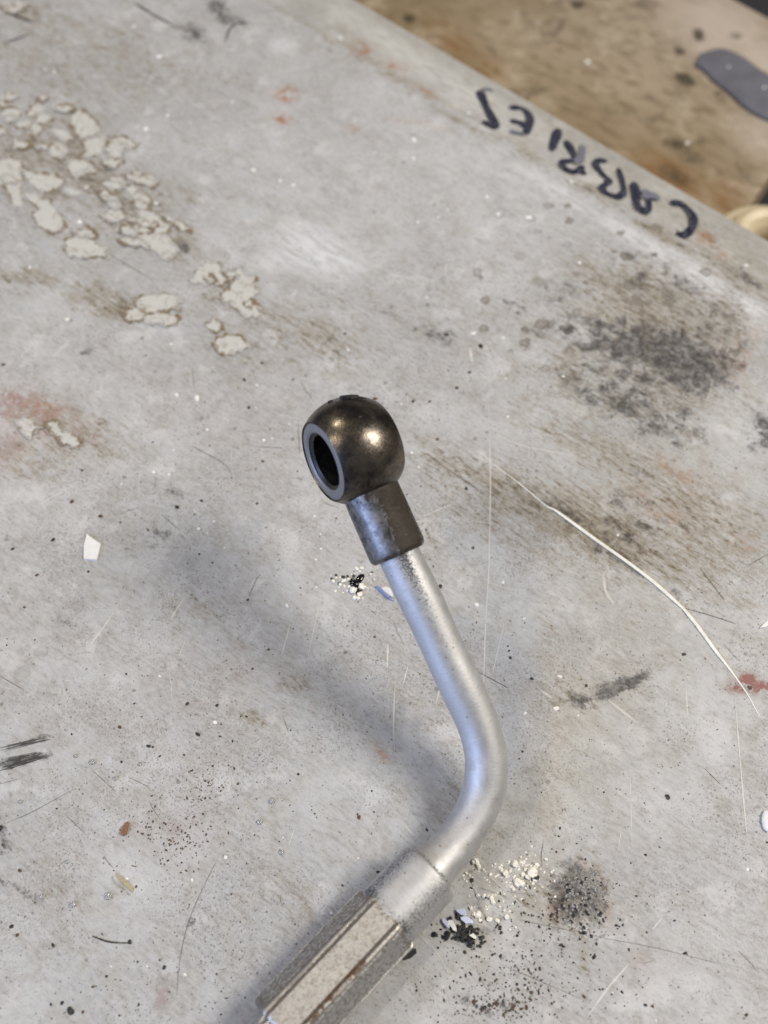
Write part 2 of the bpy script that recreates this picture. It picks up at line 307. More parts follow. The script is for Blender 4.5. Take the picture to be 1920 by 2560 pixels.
# ------------------------------------------------------------------ table: top, sloped rim, handwritten letters
M_TABLE = table_material('worn grey paint')
table = empty('work_table', tuple(EA*np.array([1, 1, 0])+np.array([0, 0, Z_FLOOR])),
              'worn grey painted table top with stains, scratches and handwriting on its rim', 'table')
step = 0.0012
us = np.arange(-0.27, 0.311, step); ws = np.arange(0.0, 0.331, step)
UU, WW = np.meshgrid(us, ws, indexing='ij')
TV = EA[None, :]+UU.reshape(-1, 1)*eu+WW.reshape(-1, 1)*ew; TV[:, 2] = 0
nu, nw = len(us), len(ws)
idx = np.arange(nu*nw).reshape(nu, nw)
quads = np.stack([idx[:-1, :-1], idx[1:, :-1], idx[1:, 1:], idx[:-1, 1:]], -1).reshape(-1, 4)
me = bpy.data.meshes.new('table_top'); TVl = TV-np.array(table.location)
me.vertices.add(len(TVl)); me.vertices.foreach_set('co', TVl.ravel())
me.loops.add(quads.size); me.loops.foreach_set('vertex_index', quads.ravel()[::-1].copy())
me.polygons.add(len(quads)); me.polygons.foreach_set('loop_start', np.arange(0, quads.size, 4)); me.update(calc_edges=True)
for k, vv in stain_tone_attrs(TV).items():
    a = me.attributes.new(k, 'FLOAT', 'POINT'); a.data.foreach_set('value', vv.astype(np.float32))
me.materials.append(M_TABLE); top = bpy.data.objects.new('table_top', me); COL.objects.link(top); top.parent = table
if me.polygons[0].normal.z < 0: me.flip_normals()

# rim: sheet metal turned down along the far edge
OUT = at(1151, 163, -0.010); rim_n = np.cross(eu, OUT-EA); rim_n /= np.linalg.norm(rim_n)
if rim_n[2] < 0: rim_n = -rim_n
OUT2 = at(1920, 612, -0.010); OUT2 = OUT+(OUT2-OUT)*np.dot(EB-EA, eu)/np.dot(OUT2-OUT, eu)
OUTD = (OUT2-OUT)/np.dot(EB-EA, eu)-eu      # how the outer line drifts from parallel per metre along the rim
rdir = (OUT-EA)-eu*np.dot(OUT-EA, eu)      # across the rim
V = []; Fc = []
prof = []
for t_ in np.linspace(0, 1, 13): prof.append(EA+rdir*t_+np.array([0, 0, 0.0005*math.sin(t_*math.pi)-0.0006*math.sin(min(t_*7, 1)*math.pi)]))
last = EA+rdir
for k in range(1, 6):
    a = k/5*math.pi/2*0.8; prof.append(last-ew*0.0014*math.sin(a)+np.array([0, 0, -0.0014*(1-math.cos(a))]))
prof.append(prof[-1]*np.array([1, 1, 0])+np.array([0, 0, Z_FLOOR]))
nus = 260
for i in range(nus):
    u = -0.27+0.58*i/(nus-1)
    for p in prof:
        q_ = np.clip(np.dot(p-EA, rdir)/np.dot(rdir, rdir), 0, 1); V.append(p+eu*u+OUTD*(u*q_))
m_ = len(prof)
for i in range(nus-1):
    for j in range(m_-1): Fc.append((i*m_+j, i*m_+j+1, (i+1)*m_+j+1, (i+1)*m_+j))
V = np.array(V)
rim = mesh_obj('rim', V, Fc, M_TABLE, table, attrs=stain_tone_attrs(V)); fixn(rim)
# plain sides down to the floor on the three other edges
SV = []
for (u, w_) in ((-0.27, 0), (-0.27, ws[-1]), (us[-1], ws[-1]), (us[-1], 0)):
    p = EA+eu*u+ew*w_
    SV += [(p[0], p[1], 0), (p[0], p[1], Z_FLOOR)]
mesh_obj('side_panel', SV, [(0, 1, 3, 2), (2, 3, 5, 4), (4, 5, 7, 6)], simple('grey paint side', (0.4, 0.39, 0.38), 0.5), table, smooth=False)

def ribbon(pts, widths, nrm, lift):
    P = np.asarray(pts); n = len(P); T = np.gradient(P, axis=0); T /= np.maximum(np.linalg.norm(T, axis=1), 1e-12)[:, None]
    S = np.cross(nrm, T); V = []; F_ = []
    for i in range(n):
        V += [P[i]+S[i]*widths[i]/2+nrm*lift, P[i]-S[i]*widths[i]/2+nrm*lift]
    for i in range(n-1): F_.append((2*i, 2*i+1, 2*i+3, 2*i+2))
    return V, F_
def ink_material():
    t = NT('marker ink'); n = t.noise(900, 4, 0.7); m = t.noise(2600, 2)
    c = t.mix(t.ramp(n, 0.42, 0.66), (0.012, 0.013, 0.030), (0.085, 0.088, 0.125))
    t.out(c, 0.5, 0, 0.3); t.b.inputs['Alpha'].default_value = 1
    return t.m
M_INK = ink_material()
M_INKF = simple('faded marker ink', (0.16, 0.165, 0.21), 0.55, var=0.4, scale=1500)
def z4(l): return [(1150+x/2.552, 180+y/2.552) for x, y in l]
LETTERS = {   # strokes: (points, width in picture pixels, faded?)
 'S': [([(128, 132), (140, 180), (172, 245), (205, 305), (236, 362)], 13, 0), ([(236, 362), (205, 352), (165, 330), (140, 318)], 9, 0), ([(128, 132), (165, 120), (210, 128)], 7, 1)],
 'E': [([(318, 245), (365, 236), (415, 255), (442, 300), (438, 360), (412, 408)], 11, 0), ([(412, 408), (365, 398), (315, 385)], 10, 1), ([(438, 345), (380, 335), (318, 322)], 10, 0), ([(425, 370), (400, 355), (390, 330)], 9, 0)],
 'I': [([(628, 372), (605, 440), (580, 512)], 12, 0)],
 'R': [([(678, 450), (705, 505), (738, 560), (752, 592)], 12, 0), ([(778, 478), (776, 540), (762, 590)], 9, 1), ([(722, 572), (690, 578), (655, 582), (655, 606), (690, 632), (740, 640), (785, 612)], 10, 0), ([(740, 640), (772, 640), (795, 664)], 9, 0), ([(735, 600), (755, 545)], 8, 1)],
 'B': [([(935, 582), (895, 574), (865, 585), (868, 615), (905, 660), (945, 700), (935, 722), (908, 738), (918, 765), (970, 792), (1042, 804)], 10, 0), ([(1042, 804), (1040, 740), (1008, 625)], 8, 0), ([(1000, 800), (1035, 775)], 8, 0)],
 'A': [([(1108, 715), (1118, 790), (1130, 855), (1190, 908)], 12, 0), ([(1190, 908), (1202, 850), (1182, 765)], 9, 0), ([(1150, 770), (1200, 790), (1268, 822)], 15, 1), ([(1160, 815), (1225, 800), (1262, 830)], 10, 1)],
 'C': [([(1345, 852), (1395, 845), (1445, 880), (1484, 935), (1482, 990), (1452, 1032), (1415, 1046), (1378, 1028)], 11, 0)],
}
rim_p0 = EA+np.array([0, 0, 0.0])
for ch in ('C', 'A', 'B', 'R', 'I', 'E', 'S'):
    V = []; Fc = []; mats = []
    for k, (pts, wd, fad) in enumerate(LETTERS[ch]):
        pts = [on_plane(x, y, rim_p0, rim_n) for x, y in z4(pts)]
        P = catmull(pts, 8) if len(pts) > 2 else np.linspace(pts[0], pts[1], 9)
        n = len(P); m1 = mmpx(1450, 380)
        wv = [2.1*wd*m1*(0.90+0.10*math.sin(i*0.33+k*2))*min(1, 0.45+0.25*min(i, n-1-i)) for i in range(n)]
        # follow the slight crown of the rim
        tt = [np.clip(np.dot(p-EA, rdir)/np.dot(rdir, rdir), 0, 1) for p in P]
        P = P+np.array([[0, 0, 0.0006*math.sin(q*math.pi)] for q in tt])
        v, f = ribbon(P, wv, rim_n, 0.00025+0.00003*k+0.000006*(ord(ch) % 7))
        o = len(V); V += v; Fc += [tuple(i+o for i in q) for q in f]; mats += [fad]*len(f)
    lo = mesh_obj('letter', V, Fc, M_INK, rim, smooth=False); lo.data.materials.append(M_INKF)
    lo.data.polygons.foreach_set('material_index', mats)
    lo['label'] = 'handwritten dark marker letter %s upside down on the rim' % ch

# scratches: thin raised-burr ribbons lying on the paint, one part of the table top
def scratch_set(name, items, mat, parent, lift=0.00003):
    V = []; Fc = []
    for pts, wd in items:
        P3 = [at(x, y) for x, y in pts]; P = catmull(P3, 6) if len(P3) > 2 else np.linspace(P3[0], P3[1], 10)
        n = len(P); m1 = mmpx(*pts[0])
        wv = [wd*m1*(math.sin(math.pi*(i+0.6)/(n+0.2))**0.5)*random.uniform(0.55, 1.1) for i in range(n)]
        v, f = ribbon(P, wv, np.array([0, 0, 1.0]), lift+random.uniform(0, 0.00003))
        o = len(V); V += v; Fc += [tuple(i+o for i in q) for q in f]
    o = mesh_obj(name, V, Fc, mat, parent, smooth=False); o['kind'] = 'stuff'; return o
LS = [([(1222, 1010), (1226, 1200), (1222, 1420), (1214, 1560), (1208, 1740)], 4), ([(1175, 870), (1180, 905)], 9), ([(970, 1610), (968, 1670)], 6), ([(1020, 1665), (1008, 1710)], 4),
      ([(988, 1710), (984, 1800), (986, 1870)], 5), ([(284, 1532), (250, 1580), (225, 1612)], 5), ([(458, 1498), (425, 1550)], 4), ([(728, 1550), (704, 1640)], 3), ([(803, 1490), (770, 1640)], 3), ([(464, 1600), (448, 1640)], 3),
      ([(1508, 1435), (1515, 1480), (1535, 1510)], 9), ([(1520, 1750), (1590, 1805)], 8), ([(1350, 1725), (1380, 1745)], 6), ([(1838, 1750), (1850, 1900), (1866, 2080)], 5), ([(1715, 1720), (1720, 1800)], 5), ([(1572, 2410), (1520, 2470), (1470, 2540)], 7), ([(1655, 2295), (1630, 2325)], 5),
      ([(1050, 2340), (1095, 2385), (1140, 2470)], 4), ([(985, 1310), (1080, 1300)], 3), ([(250, 205), (330, 265)], 3), ([(380, 280), (520, 360)], 3), ([(1555, 2060), (1545, 2130)], 3), ([(740, 2060), (720, 2120)], 3), ([(1260, 1560), (1232, 1680)], 4), ([(480, 1270), (500, 1290)], 4), ([(1575, 1925), (1580, 2120)], 3), ([(1180, 2150), (1300, 2260)], 3), ([(1440, 1140), (1310, 1115), (1240, 1085)], 4), ([(1120, 1640), (1090, 1760)], 4), ([(1010, 2060), (1035, 2090)], 5), ([(1130, 1260), (1060, 1290)], 3), ([(100, 1260), (180, 1215)], 3), ([(130, 895), (175, 850)], 4)]
for _ in range(70):
    x, y = random.uniform(0, 1900), random.uniform(650, 2540); a = random.choice([random.gauss(1.85, 0.25), random.gauss(0.55, 0.3)]); l = random.uniform(20, 110)
    LS.append(([(x, y), (x+math.cos(a)*l*0.5+random.uniform(-3, 3), y+math.sin(a)*l*0.5), (x+math.cos(a)*l, y+math.sin(a)*l)], random.uniform(0.9, 1.9)))
scratch_set('light_scratches', LS, simple('bare scratched paint', (0.53, 0.52, 0.485), 0.4, var=0.2, scale=1500), top)
DS = [([(372, 1325), (366, 1322)], 8), ([(545, 2145), (505, 2225), (470, 2310), (450, 2400), (442, 2490)], 2.5), ([(230, 2340), (275, 2355), (330, 2358)], 6), ([(328, 2164), (342, 2167)], 6), ([(10, 28), (45, 42), (85, 58)], 9), ([(8, 108), (40, 98), (72, 86)], 7), ([(336, 8), (380, 35), (440, 68)], 8), ([(610, 50), (575, 72), (562, 110)], 5),
      ([(10, 2060), (80, 2030), (190, 1970)], 3), ([(230, 1925), (290, 1980)], 2), ([(1710, 1520), (1780, 1540), (1840, 1560)], 6), ([(1750, 1420), (1810, 1500)], 4), ([(1195, 1680), (1270, 1720)], 4), ([(1300, 2300), (1440, 2330)], 2.5), ([(1480, 2340), (1640, 2370), (1800, 2410)], 2), ([(1250, 2410), (1460, 2500)], 2), ([(0, 1690), (60, 1725)], 3), ([(480, 1115), (560, 1160), (580, 1190)], 3), ([(640, 1117), (705, 1120)], 3), ([(820, 2330), (850, 2400)], 2), ([(1860, 1420), (1920, 1385)], 4), ([(1100, 1160), (1210, 1235)], 4), ([(0, 480), (60, 500), (120, 530)], 4), ([(280, 640), (380, 700)], 3), ([(645, 1440), (622, 1490)], 3), ([(1800, 1960), (1760, 1920)], 3), ([(0, 1960), (55, 1945)], 2)]
DS = [(p_, w_*0.55) for p_, w_ in DS]
BS = []
for k in range(16): BS.append(([(random.uniform(-5, 20), 1895+k*2.2), (60, 1887+k*1.6), (115+random.uniform(-25, 10), 1880+k*0.9)], random.uniform(0.9, 2.4)))
for k in range(8): BS.append(([(random.uniform(0, 20), 1864+k*2), (70, 1852+k*1.6), (120+random.uniform(-25, 10), 1842+k*1.5)], random.uniform(0.7, 1.8)))
BS += [(p_, w_) for p_, w_ in [([(336, 8), (380, 35), (440, 68)], 8), ([(10, 28), (45, 42), (85, 58)], 9), ([(8, 108), (40, 98), (72, 86)], 7), ([(230, 2340), (275, 2355), (330, 2358)], 5), ([(610, 50), (575, 72), (562, 110)], 5)]]
scratch_set('black_scuffs', BS, simple('black rubbed scuff', (0.04, 0.037, 0.035), 0.6, var=0.4, scale=1500), top, 0.0001)
for _ in range(34):
    x, y = random.uniform(0, 1900), random.uniform(750, 2540); a = random.gauss(0.6, 0.45); l = random.uniform(15, 80)
    DS.append(([(x, y), (x+math.cos(a)*l*0.5+random.uniform(-3, 3), y+math.sin(a)*l*0.5), (x+math.cos(a)*l, y+math.sin(a)*l)], random.uniform(0.8, 1.5)))
scratch_set('dark_scratches', DS, simple('dirt in scratches', (0.13, 0.115, 0.10), 0.6, var=0.4, scale=1500), top, 0.00007)

# bared cream patches where the grey coat has flaked: thin islands with a dirty brown border
def patch_material():
    t = NT('bared cream undercoat'); n = t.noise(260, 4, 0.6); f = t.noise(900, 4, 0.7)
    c = t.mix(n, (0.45, 0.443, 0.405), (0.535, 0.53, 0.485))
    c = t.mix(t.ramp(f, 0.56, 0.72, 0, 0.5), c, (0.36, 0.31, 0.23))
    e = t.math('ADD', t.attr('edge'), t.math('MULTIPLY', t.math('SUBTRACT', t.noise(420, 4, 0.7), 0.5), 2.6))
    gb = t.ramp(t.noise(130, 4, 0.65), 0.44, 0.56)
    rid = t.math('ABSOLUTE', t.math('SUBTRACT', t.noise(120, 4, 0.6, dist=1.2), 0.5))
    c = t.mix(t.ramp(rid, 0.0, 0.016, 0.75, 0), c, (0.20, 0.15, 0.09))
    c = t.mix(t.ramp(e, 0.28, 0.85, 0, 0.95), c, t.mix(gb, (0.37, 0.362, 0.34), t.mix(f, (0.10, 0.07, 0.042), (0.24, 0.18, 0.11))))
    t.bump(f, 0.15, 0.0002); return t.out(c, 0.5, 0, 0.35)
M_PATCH = patch_material()
def z6(l): return [(x/2.5136, 200+y/2.5136) for x, y in l]
PATCH = [z6(q) for q in (
 [(0,210),(40,180),(110,175),(140,200),(110,250),(60,262),(10,240)], [(175,215),(190,175),(245,140),(285,150),(270,190),(220,220)], [(215,240),(260,208),(315,215),(330,245),(270,262),(225,260)],
 [(110,275),(150,255),(200,265),(175,300),(125,300)], [(190,300),(215,270),(265,290),(262,330),(215,345)], [(335,310),(375,305),(430,330),(450,370),(400,375),(350,345)],
 [(445,260),(465,205),(510,192),(560,225),(610,280),(640,310),(590,345),(520,365),(480,340)], [(310,430),(340,400),(400,410),(420,450),(390,490),(330,480)], [(525,400),(560,375),(630,360),(660,400),(640,450),(570,480),(520,470),(540,430)],
 [(700,380),(760,360),(820,380),(850,415),(810,440),(740,420),(700,410)], [(420,520),(470,488),(540,505),(590,545),(610,580),(550,590),(490,605),(440,580)], [(-20,520),(60,490),(120,510),(140,600),(125,690),(135,800),(95,790),(60,700),(-20,640)],
 [(155,570),(230,590),(330,600),(410,640),(330,690),(290,705),(220,665),(170,620)], [(395,690),(440,680),(510,720),(470,725),(410,705)], [(165,720),(210,710),(250,745),(300,755),(345,810),(385,880),(395,930),(345,965),(280,940),(240,905),(215,850),(250,810),(200,770)],
 [(825,590),(840,570),(900,600),(970,605),(995,635),(960,668),(890,655),(840,625)], [(795,680),(830,665),(880,710),(945,750),(940,778),(880,765),(830,720)], [(640,650),(690,610),(770,610),(805,640),(770,665),(700,640),(660,670)], [(640,670),(690,660),(715,710),(700,755),(665,720)],
 [(640,860),(700,820),(760,830),(790,870),(730,890),(690,880)], [(850,810),(900,795),(960,840),(1020,880),(1070,915),(1050,955),(980,960),(930,900)], [(1030,850),(1090,870),(1160,910),(1210,945),(1150,945),(1080,900)], [(850,880),(900,880),(950,940),(940,970),(870,965),(845,930)],
 [(860,990),(920,975),(1010,970),(1080,1020),(1105,1070),(1070,1130),(1010,1105),(940,1050),(880,1010)], [(400,1045),(460,980),(540,930),(600,960),(590,1030),(650,1060),(670,1100),(600,1110),(500,1110),(420,1090)],
 [(1240,1200),(1290,1150),(1370,1170),(1420,1220),(1470,1255),(1390,1280),(1290,1285),(1210,1270)], [(1470,1210),(1510,1170),(1530,1220),(1590,1250),(1610,1330),(1590,1390),(1610,1440),(1620,1490),(1560,1490),(1490,1440),(1410,1390),(1400,1340),(1450,1320),(1480,1270)],
 [(830,1400),(900,1360),(1000,1350),(1090,1360),(1130,1400),(1130,1440),(1020,1450),(930,1460),(870,1440)], [(780,1460),(850,1435),(910,1475),(880,1515),(820,1510)], [(920,1490),(1000,1460),(1080,1480),(1130,1500),(1090,1545),(990,1530),(930,1520)], [(1300,1540),(1340,1510),(1390,1530),(1390,1575),(1330,1580)],
 [(1360,1650),(1420,1610),(1500,1620),(1560,1660),(1510,1700),(1430,1730),(1380,1700)], [(-10,130),(40,80),(90,80),(110,110),(60,130)], [(-10,310),(30,310),(40,340),(-10,350)], [(660,430),(720,420),(770,450),(740,490),(690,480)], [(640,520),(700,500),(760,520),(730,550),(680,545)])]
PATCH += [[(x/1.728, 640+y/1.728) for x, y in q] for q in ([(200,720),(240,720),(270,760),(330,790),(345,820),(300,815),(240,770)], [(80,715),(130,710),(170,745),(130,780),(90,765)])]
PATCH += [[(x/1.728, y/1.728) for x, y in q] for q in ([(0,20),(40,5),(60,30),(100,40),(60,62),(20,50)], [(60,20),(90,5),(110,22),(80,35)])]
def seg_dist(Q, P):
    A = P; B = np.roll(P, -1, axis=0); d = np.full(len(Q), 1e9); ins = np.zeros(len(Q), bool)
    for a_, b_ in zip(A, B):
        e = b_-a_; t_ = np.clip(((Q-a_)@e)/max(e@e, 1e-16), 0, 1); d = np.minimum(d, np.linalg.norm(Q-a_-t_[:, None]*e, axis=1))
        c1 = (a_[1] > Q[:, 1]) != (b_[1] > Q[:, 1])
        with np.errstate(divide='ignore', invalid='ignore'):
            xi = a_[0]+(Q[:, 1]-a_[1])*(b_[0]-a_[0])/(b_[1]-a_[1])
        ins ^= c1 & (Q[:, 0] < xi)
    return np.where(ins, d, -d)
for _ in range(22):      # small crumbled islands between the big ones
    a_ = rng.uniform(0, 6.28); r_ = math.sqrt(rng.uniform(0, 1)); X_, Y_ = 200+230*r_*math.cos(a_)+60*r_*math.sin(a_), 430+190*r_*math.sin(a_)+60*r_*math.cos(a_)
    if rng.uniform() < 0.3: X_, Y_ = rng.choice([390, 560, 610]), rng.choice([700, 760, 850]); X_ += rng.normal(0, 50); Y_ += rng.normal(0, 25)
    z_ = rng.uniform(5, 13); el = rng.uniform(1.4, 3.0); n_ = 7
    PATCH.append([(X_+z_*el*math.cos(k*6.283/n_)*rng.uniform(0.6, 1.2)-z_*0.4*math.sin(k*6.283/n_), Y_+z_*0.8*math.sin(k*6.283/n_)*rng.uniform(0.6, 1.2)+z_*0.6*math.cos(k*6.283/n_)) for k in range(n_)])
for pi_, q in enumerate(PATCH):
    K_ = [at(x, y) for x, y in q]; P = []
    for a_, b_ in zip(K_, K_[1:]+K_[:1]):
        n_ = max(2, int(np.linalg.norm(b_-a_)/0.0011))
        for k_ in range(n_): P.append((a_+(b_-a_)*k_/n_)[:2]+rng.normal(0, 0.00030, 2))
    P = np.array(P); g = 0.00022
    x0, y0 = P.min(axis=0)-g*7; x1, y1 = P.max(axis=0)+g*7
    X, Y = np.meshgrid(np.arange(x0, x1, g), np.arange(y0, y1, g), indexing='ij'); Q = np.stack([X.ravel(), Y.ravel()], 1)
    D = seg_dist(Q, P)+0.00022+0.00016*np.sin(Q[:, 0]*5200+np.sin(Q[:, 1]*3900)*1.7+pi_)+0.00012*np.sin(Q[:, 1]*7400+np.sin(Q[:, 0]*6100)*2)
    nx, ny = X.shape; I = np.arange(nx*ny).reshape(nx, ny); C4 = np.stack([I[:-1, :-1], I[1:, :-1], I[1:, 1:], I[:-1, 1:]], -1).reshape(-1, 4)
    keep = (D[C4] > -0.00055+0.0005*np.sin(Q[C4][..., 0]*1900+Q[C4][..., 1]*1500+pi_*1.3)).sum(axis=1) >= 3; C4 = C4[keep]
    if len(C4) == 0: continue
    used, inv = np.unique(C4.ravel(), return_inverse=True)
    zz = 0.00003+0.00006*np.clip(D[used]/0.0004, 0, 1)+0.000007*pi_
    VV = np.column_stack([Q[used], zz]); ed = np.exp(-np.clip(D[used]+0.0001, 0, 1)/0.00062)
    po = mesh_obj('paint_patch', VV, inv.reshape(-1, 4).tolist(), M_PATCH, top, attrs={'edge': ed})

# ------------------------------------------------------------------ metal materials
def zinc_material():
    t = NT('matt zinc plating'); O = t.obj
    n = t.noise(350, 4, 0.6); f = t.noise(2600, 3, 0.7)
    c = t.mix(n, (0.45, 0.45, 0.45), (0.56, 0.56, 0.56))
    hv = t.n('ShaderNodeCombineXYZ'); t.put(hv.inputs[0], t.attr('ca')); t.put(hv.inputs[1], t.attr('sa')); t.put(hv.inputs[2], t.attr('sl'))
    hair = t.noise(1.0, 3, 0.7, vec=hv.outputs[0])
    c = t.mix(t.ramp(hair, 0.5, 0.75, 0, 0.45), c, (0.33, 0.325, 0.32))
    c = t.mix(t.ramp(t.noise(160, 5, 0.7, dist=0.5), 0.54, 0.70, 0, 0.4), c, (0.30, 0.285, 0.26))
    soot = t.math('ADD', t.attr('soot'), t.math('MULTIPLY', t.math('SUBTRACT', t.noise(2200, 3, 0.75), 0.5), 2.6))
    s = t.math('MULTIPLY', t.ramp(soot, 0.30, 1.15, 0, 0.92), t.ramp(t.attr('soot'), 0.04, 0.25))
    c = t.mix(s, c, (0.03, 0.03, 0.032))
    v = t.voro(700); sx = t.n('ShaderNodeSeparateColor'); t.t.links.new(v.outputs['Color'], sx.inputs[0])
    sp = t.math('MULTIPLY', t.math('LESS_THAN', v.outputs['Distance'], 0.14), t.math('GREATER_THAN', sx.outputs[0], 0.86))
    c = t.mix(t.math('MULTIPLY', sp, 0.7), c, (0.12, 0.11, 0.10))
    r = t.math('ADD', t.ramp(n, 0.3, 0.7, 0.52, 0.62), t.math('MULTIPLY', s, 0.2))
    t.bump(t.math('ADD', f, hair), 0.25, 0.00015)
    return t.out(c, r, t.ramp(s, 0, 1, 0.74, 0.1))
M_ZINC = zinc_material()
def hex_material():
    t = NT('dirty zinc sleeve'); n = t.noise(420, 4, 0.65); f = t.noise(2400, 3, 0.7)
    c = t.mix(n, (0.46, 0.45, 0.44), (0.60, 0.595, 0.58))
    tan = t.math('MULTIPLY', t.attr('tan'), t.ramp(f, 0.35, 0.55))
    c = t.mix(t.math('MULTIPLY', t.attr('tan'), 0.7), c, (0.53, 0.495, 0.42))  # warm light on the upward facet, put into the colour
    c = t.mix(t.math('MULTIPLY', tan, t.ramp(t.noise(1800, 2, 0.8), 0.48, 0.60, 0, 0.75)), c, (0.25, 0.20, 0.14))
    d = t.math('ADD', t.attr('dirt'), t.math('MULTIPLY', t.math('SUBTRACT', t.noise(1300, 5, 0.8), 0.5), 3.2))  # dirt attribute also carries painted shade of the side facets
    s = t.math('MULTIPLY', t.ramp(d, 0.35, 1.05, 0, 0.85), t.ramp(t.attr('dirt'), 0.05, 0.25))
    c = t.mix(s, c, (0.055, 0.042, 0.032))
    r_ = t.math('MULTIPLY', t.attr('rust'), t.ramp(t.noise(500, 4, 0.7), 0.40, 0.58))
    c = t.mix(r_, c, (0.10, 0.045, 0.018))
    t.bump(t.math('ADD', f, n), 0.30, 0.00015)
    return t.out(c, t.ramp(n, 0.3, 0.7, 0.36, 0.50), t.ramp(t.math('ADD', s, t.math('MULTIPLY', t.attr('tan'), 0.75)), 0, 1, 0.95, 0.25))
M_HEX = hex_material()
def dark_steel(name, a, b, r0, r1, metal=0.9, streak=None, scale=260, patch=(0.018, 0.013, 0.010)):
    t = NT(name); n = t.noise(scale, 5, 0.7); f = t.noise(2200, 3, 0.7)
    c = t.mix(t.ramp(n, 0.32, 0.68), a, b)
    p = t.ramp(t.noise(scale*0.55, 5, 0.75, dist=0.6), 0.50, 0.66, 0, 0.85)
    c = t.mix(p, c, patch)
    r = t.math('ADD', t.ramp(f, 0.3, 0.7, r0, r1), t.math('MULTIPLY', p, 0.14))
    if streak:
        so = t.math('ADD', t.attr('soot'), t.math('MULTIPLY', t.math('SUBTRACT', t.noise(900, 5, 0.75), 0.5), 2.6))
        so = t.math('MULTIPLY', t.ramp(so, 0.35, 0.75, 0, 0.96), t.ramp(t.attr('soot'), 0.04, 0.2))
        c = t.mix(so, c, t.mix(t.noise(1300, 3, 0.7), (0.014, 0.011, 0.009), (0.055, 0.042, 0.028))); r = t.math('ADD', r, t.math('MULTIPLY', so, 0.22)); metal = t.ramp(so, 0, 1, 0.9, 0.0); t.put(t.b.inputs['Specular IOR Level'], t.ramp(so, 0, 1, 0.5, 0.22))
    h = t.math('ADD', f, t.math('MULTIPLY', t.noise(700, 4, 0.7), 1.0))
    t.bump(h, 0.16, 0.00018)
    return t.out(c, r, metal)
M_EYE = dark_steel('brown blackened steel', (0.055, 0.050, 0.049), (0.20, 0.168, 0.132), 0.22, 0.36, scale=190, patch=(0.022, 0.018, 0.016))
M_COLLAR = dark_steel('sooty steel collar', (0.13, 0.125, 0.125), (0.25, 0.245, 0.245), 0.36, 0.50, scale=420, streak=True)
M_BORE = dark_steel('oily black bore', (0.004, 0.004, 0.004), (0.012, 0.012, 0.012), 0.22, 0.4, 0.0)
M_FACE = simple('machined steel face', (0.27, 0.265, 0.26), 0.58, 0.8, var=0.18, scale=1400, bump=0.15)
M_BRAID = simple('woven steel braid', (0.42, 0.42, 0.44), 0.40, 0.85, var=0.35, scale=1600, bump=0.2)

# ------------------------------------------------------------------ hose end with eye fitting
ZA = 0.0072
hexA = at(968, 2292, ZA); ferE = at(1074, 2179, ZA)
hdir = (ferE-hexA); hdir /= np.linalg.norm(hdir)                     # from hex towards ferrule
hose = empty('hydraulic_hose', tuple(at(820, 2440, 0)), 'bent silver hose end with hexagonal sleeve and dark ball-shaped eye fitting', 'hose fitting')
HEXL = 0.0296; APO = 0.0069
side = np.cross(hdir, (0, 0, 1.0)); side /= np.linalg.norm(side); upv = np.array([0, 0, 1.0])
# crimped hexagonal sleeve: flat facets, a groove and a raised seam at each corner
prof = []
for k in range(6):
    a0 = k*60
    for da, kind in sorted( ((-21.0, 'f'), (-14, 'f'), (0, 'f'), (14, 'f'), (21.0, 'f'), (24.0, 'g'), (25.6, 'g'), (27.4, 's'), (30.8, 's'), (-27.6, 's'), (-25.6, 'g'), (-24.0, 'g')), key=lambda q: q[0]):
        a = math.radians(a0+da); flat = APO/math.cos(math.radians(min(abs(da), 30)))
        r = flat if kind == 'f' else (flat*0.945 if kind == 'g' else flat*0.985 if abs(da) < 30 else flat*0.97)
        prof.append((a, r, kind, k, da))
nL = 70; V = []; dirt = []; tan = []; rustv = []
for i in range(nL+1):
    s = i/nL; L = HEXL*s
    endf = min(1.0, 0.93+0.07*min(L, HEXL-L)/0.0006)
    for a, r, kind, k, da_ in prof:
        wob = 1+0.006*math.sin(L*380+k*2)+0.0015*math.sin(L*1400+k)
        rr = r*endf*wob
        V.append(hexA-hdir*L+rr*(math.cos(a)*upv+math.sin(a)*side))
        tan.append({0: 0.9, 1: 0.15, 5: 0.35}.get(k, 0.3))  # top facet painted lighter, as lit from above
        dirt.append(0.22 if kind == 's' else (1.5 if k in (0, 5) else 0.7) if kind == 'g' else (0.85 if k == 5 else 0.62 if k == 1 else 0.26)+(0.25 if L < 0.0015 or L > HEXL-0.002 else 0))  # real dirt, plus shade painted into the two side facets
        rustv.append(0.9 if (kind in 'gs' and da_ > 0 and k == 0 and s > 0.3) else 0.0)
mP = len(prof); Fc = []
for i in range(nL):
    for j in range(mP): Fc.append((i*mP+j, i*mP+(j+1) % mP, (i+1)*mP+(j+1) % mP, (i+1)*mP+j))
Fc.append(tuple(range(mP))); Fc.append(tuple(nL*mP+j for j in range(mP)))
hx = mesh_obj('hex_sleeve', V, Fc, M_HEX, hose, attrs={'dirt': dirt, 'tan': tan, 'rust': rustv}); fixn(hx); sharp(hx, 22)
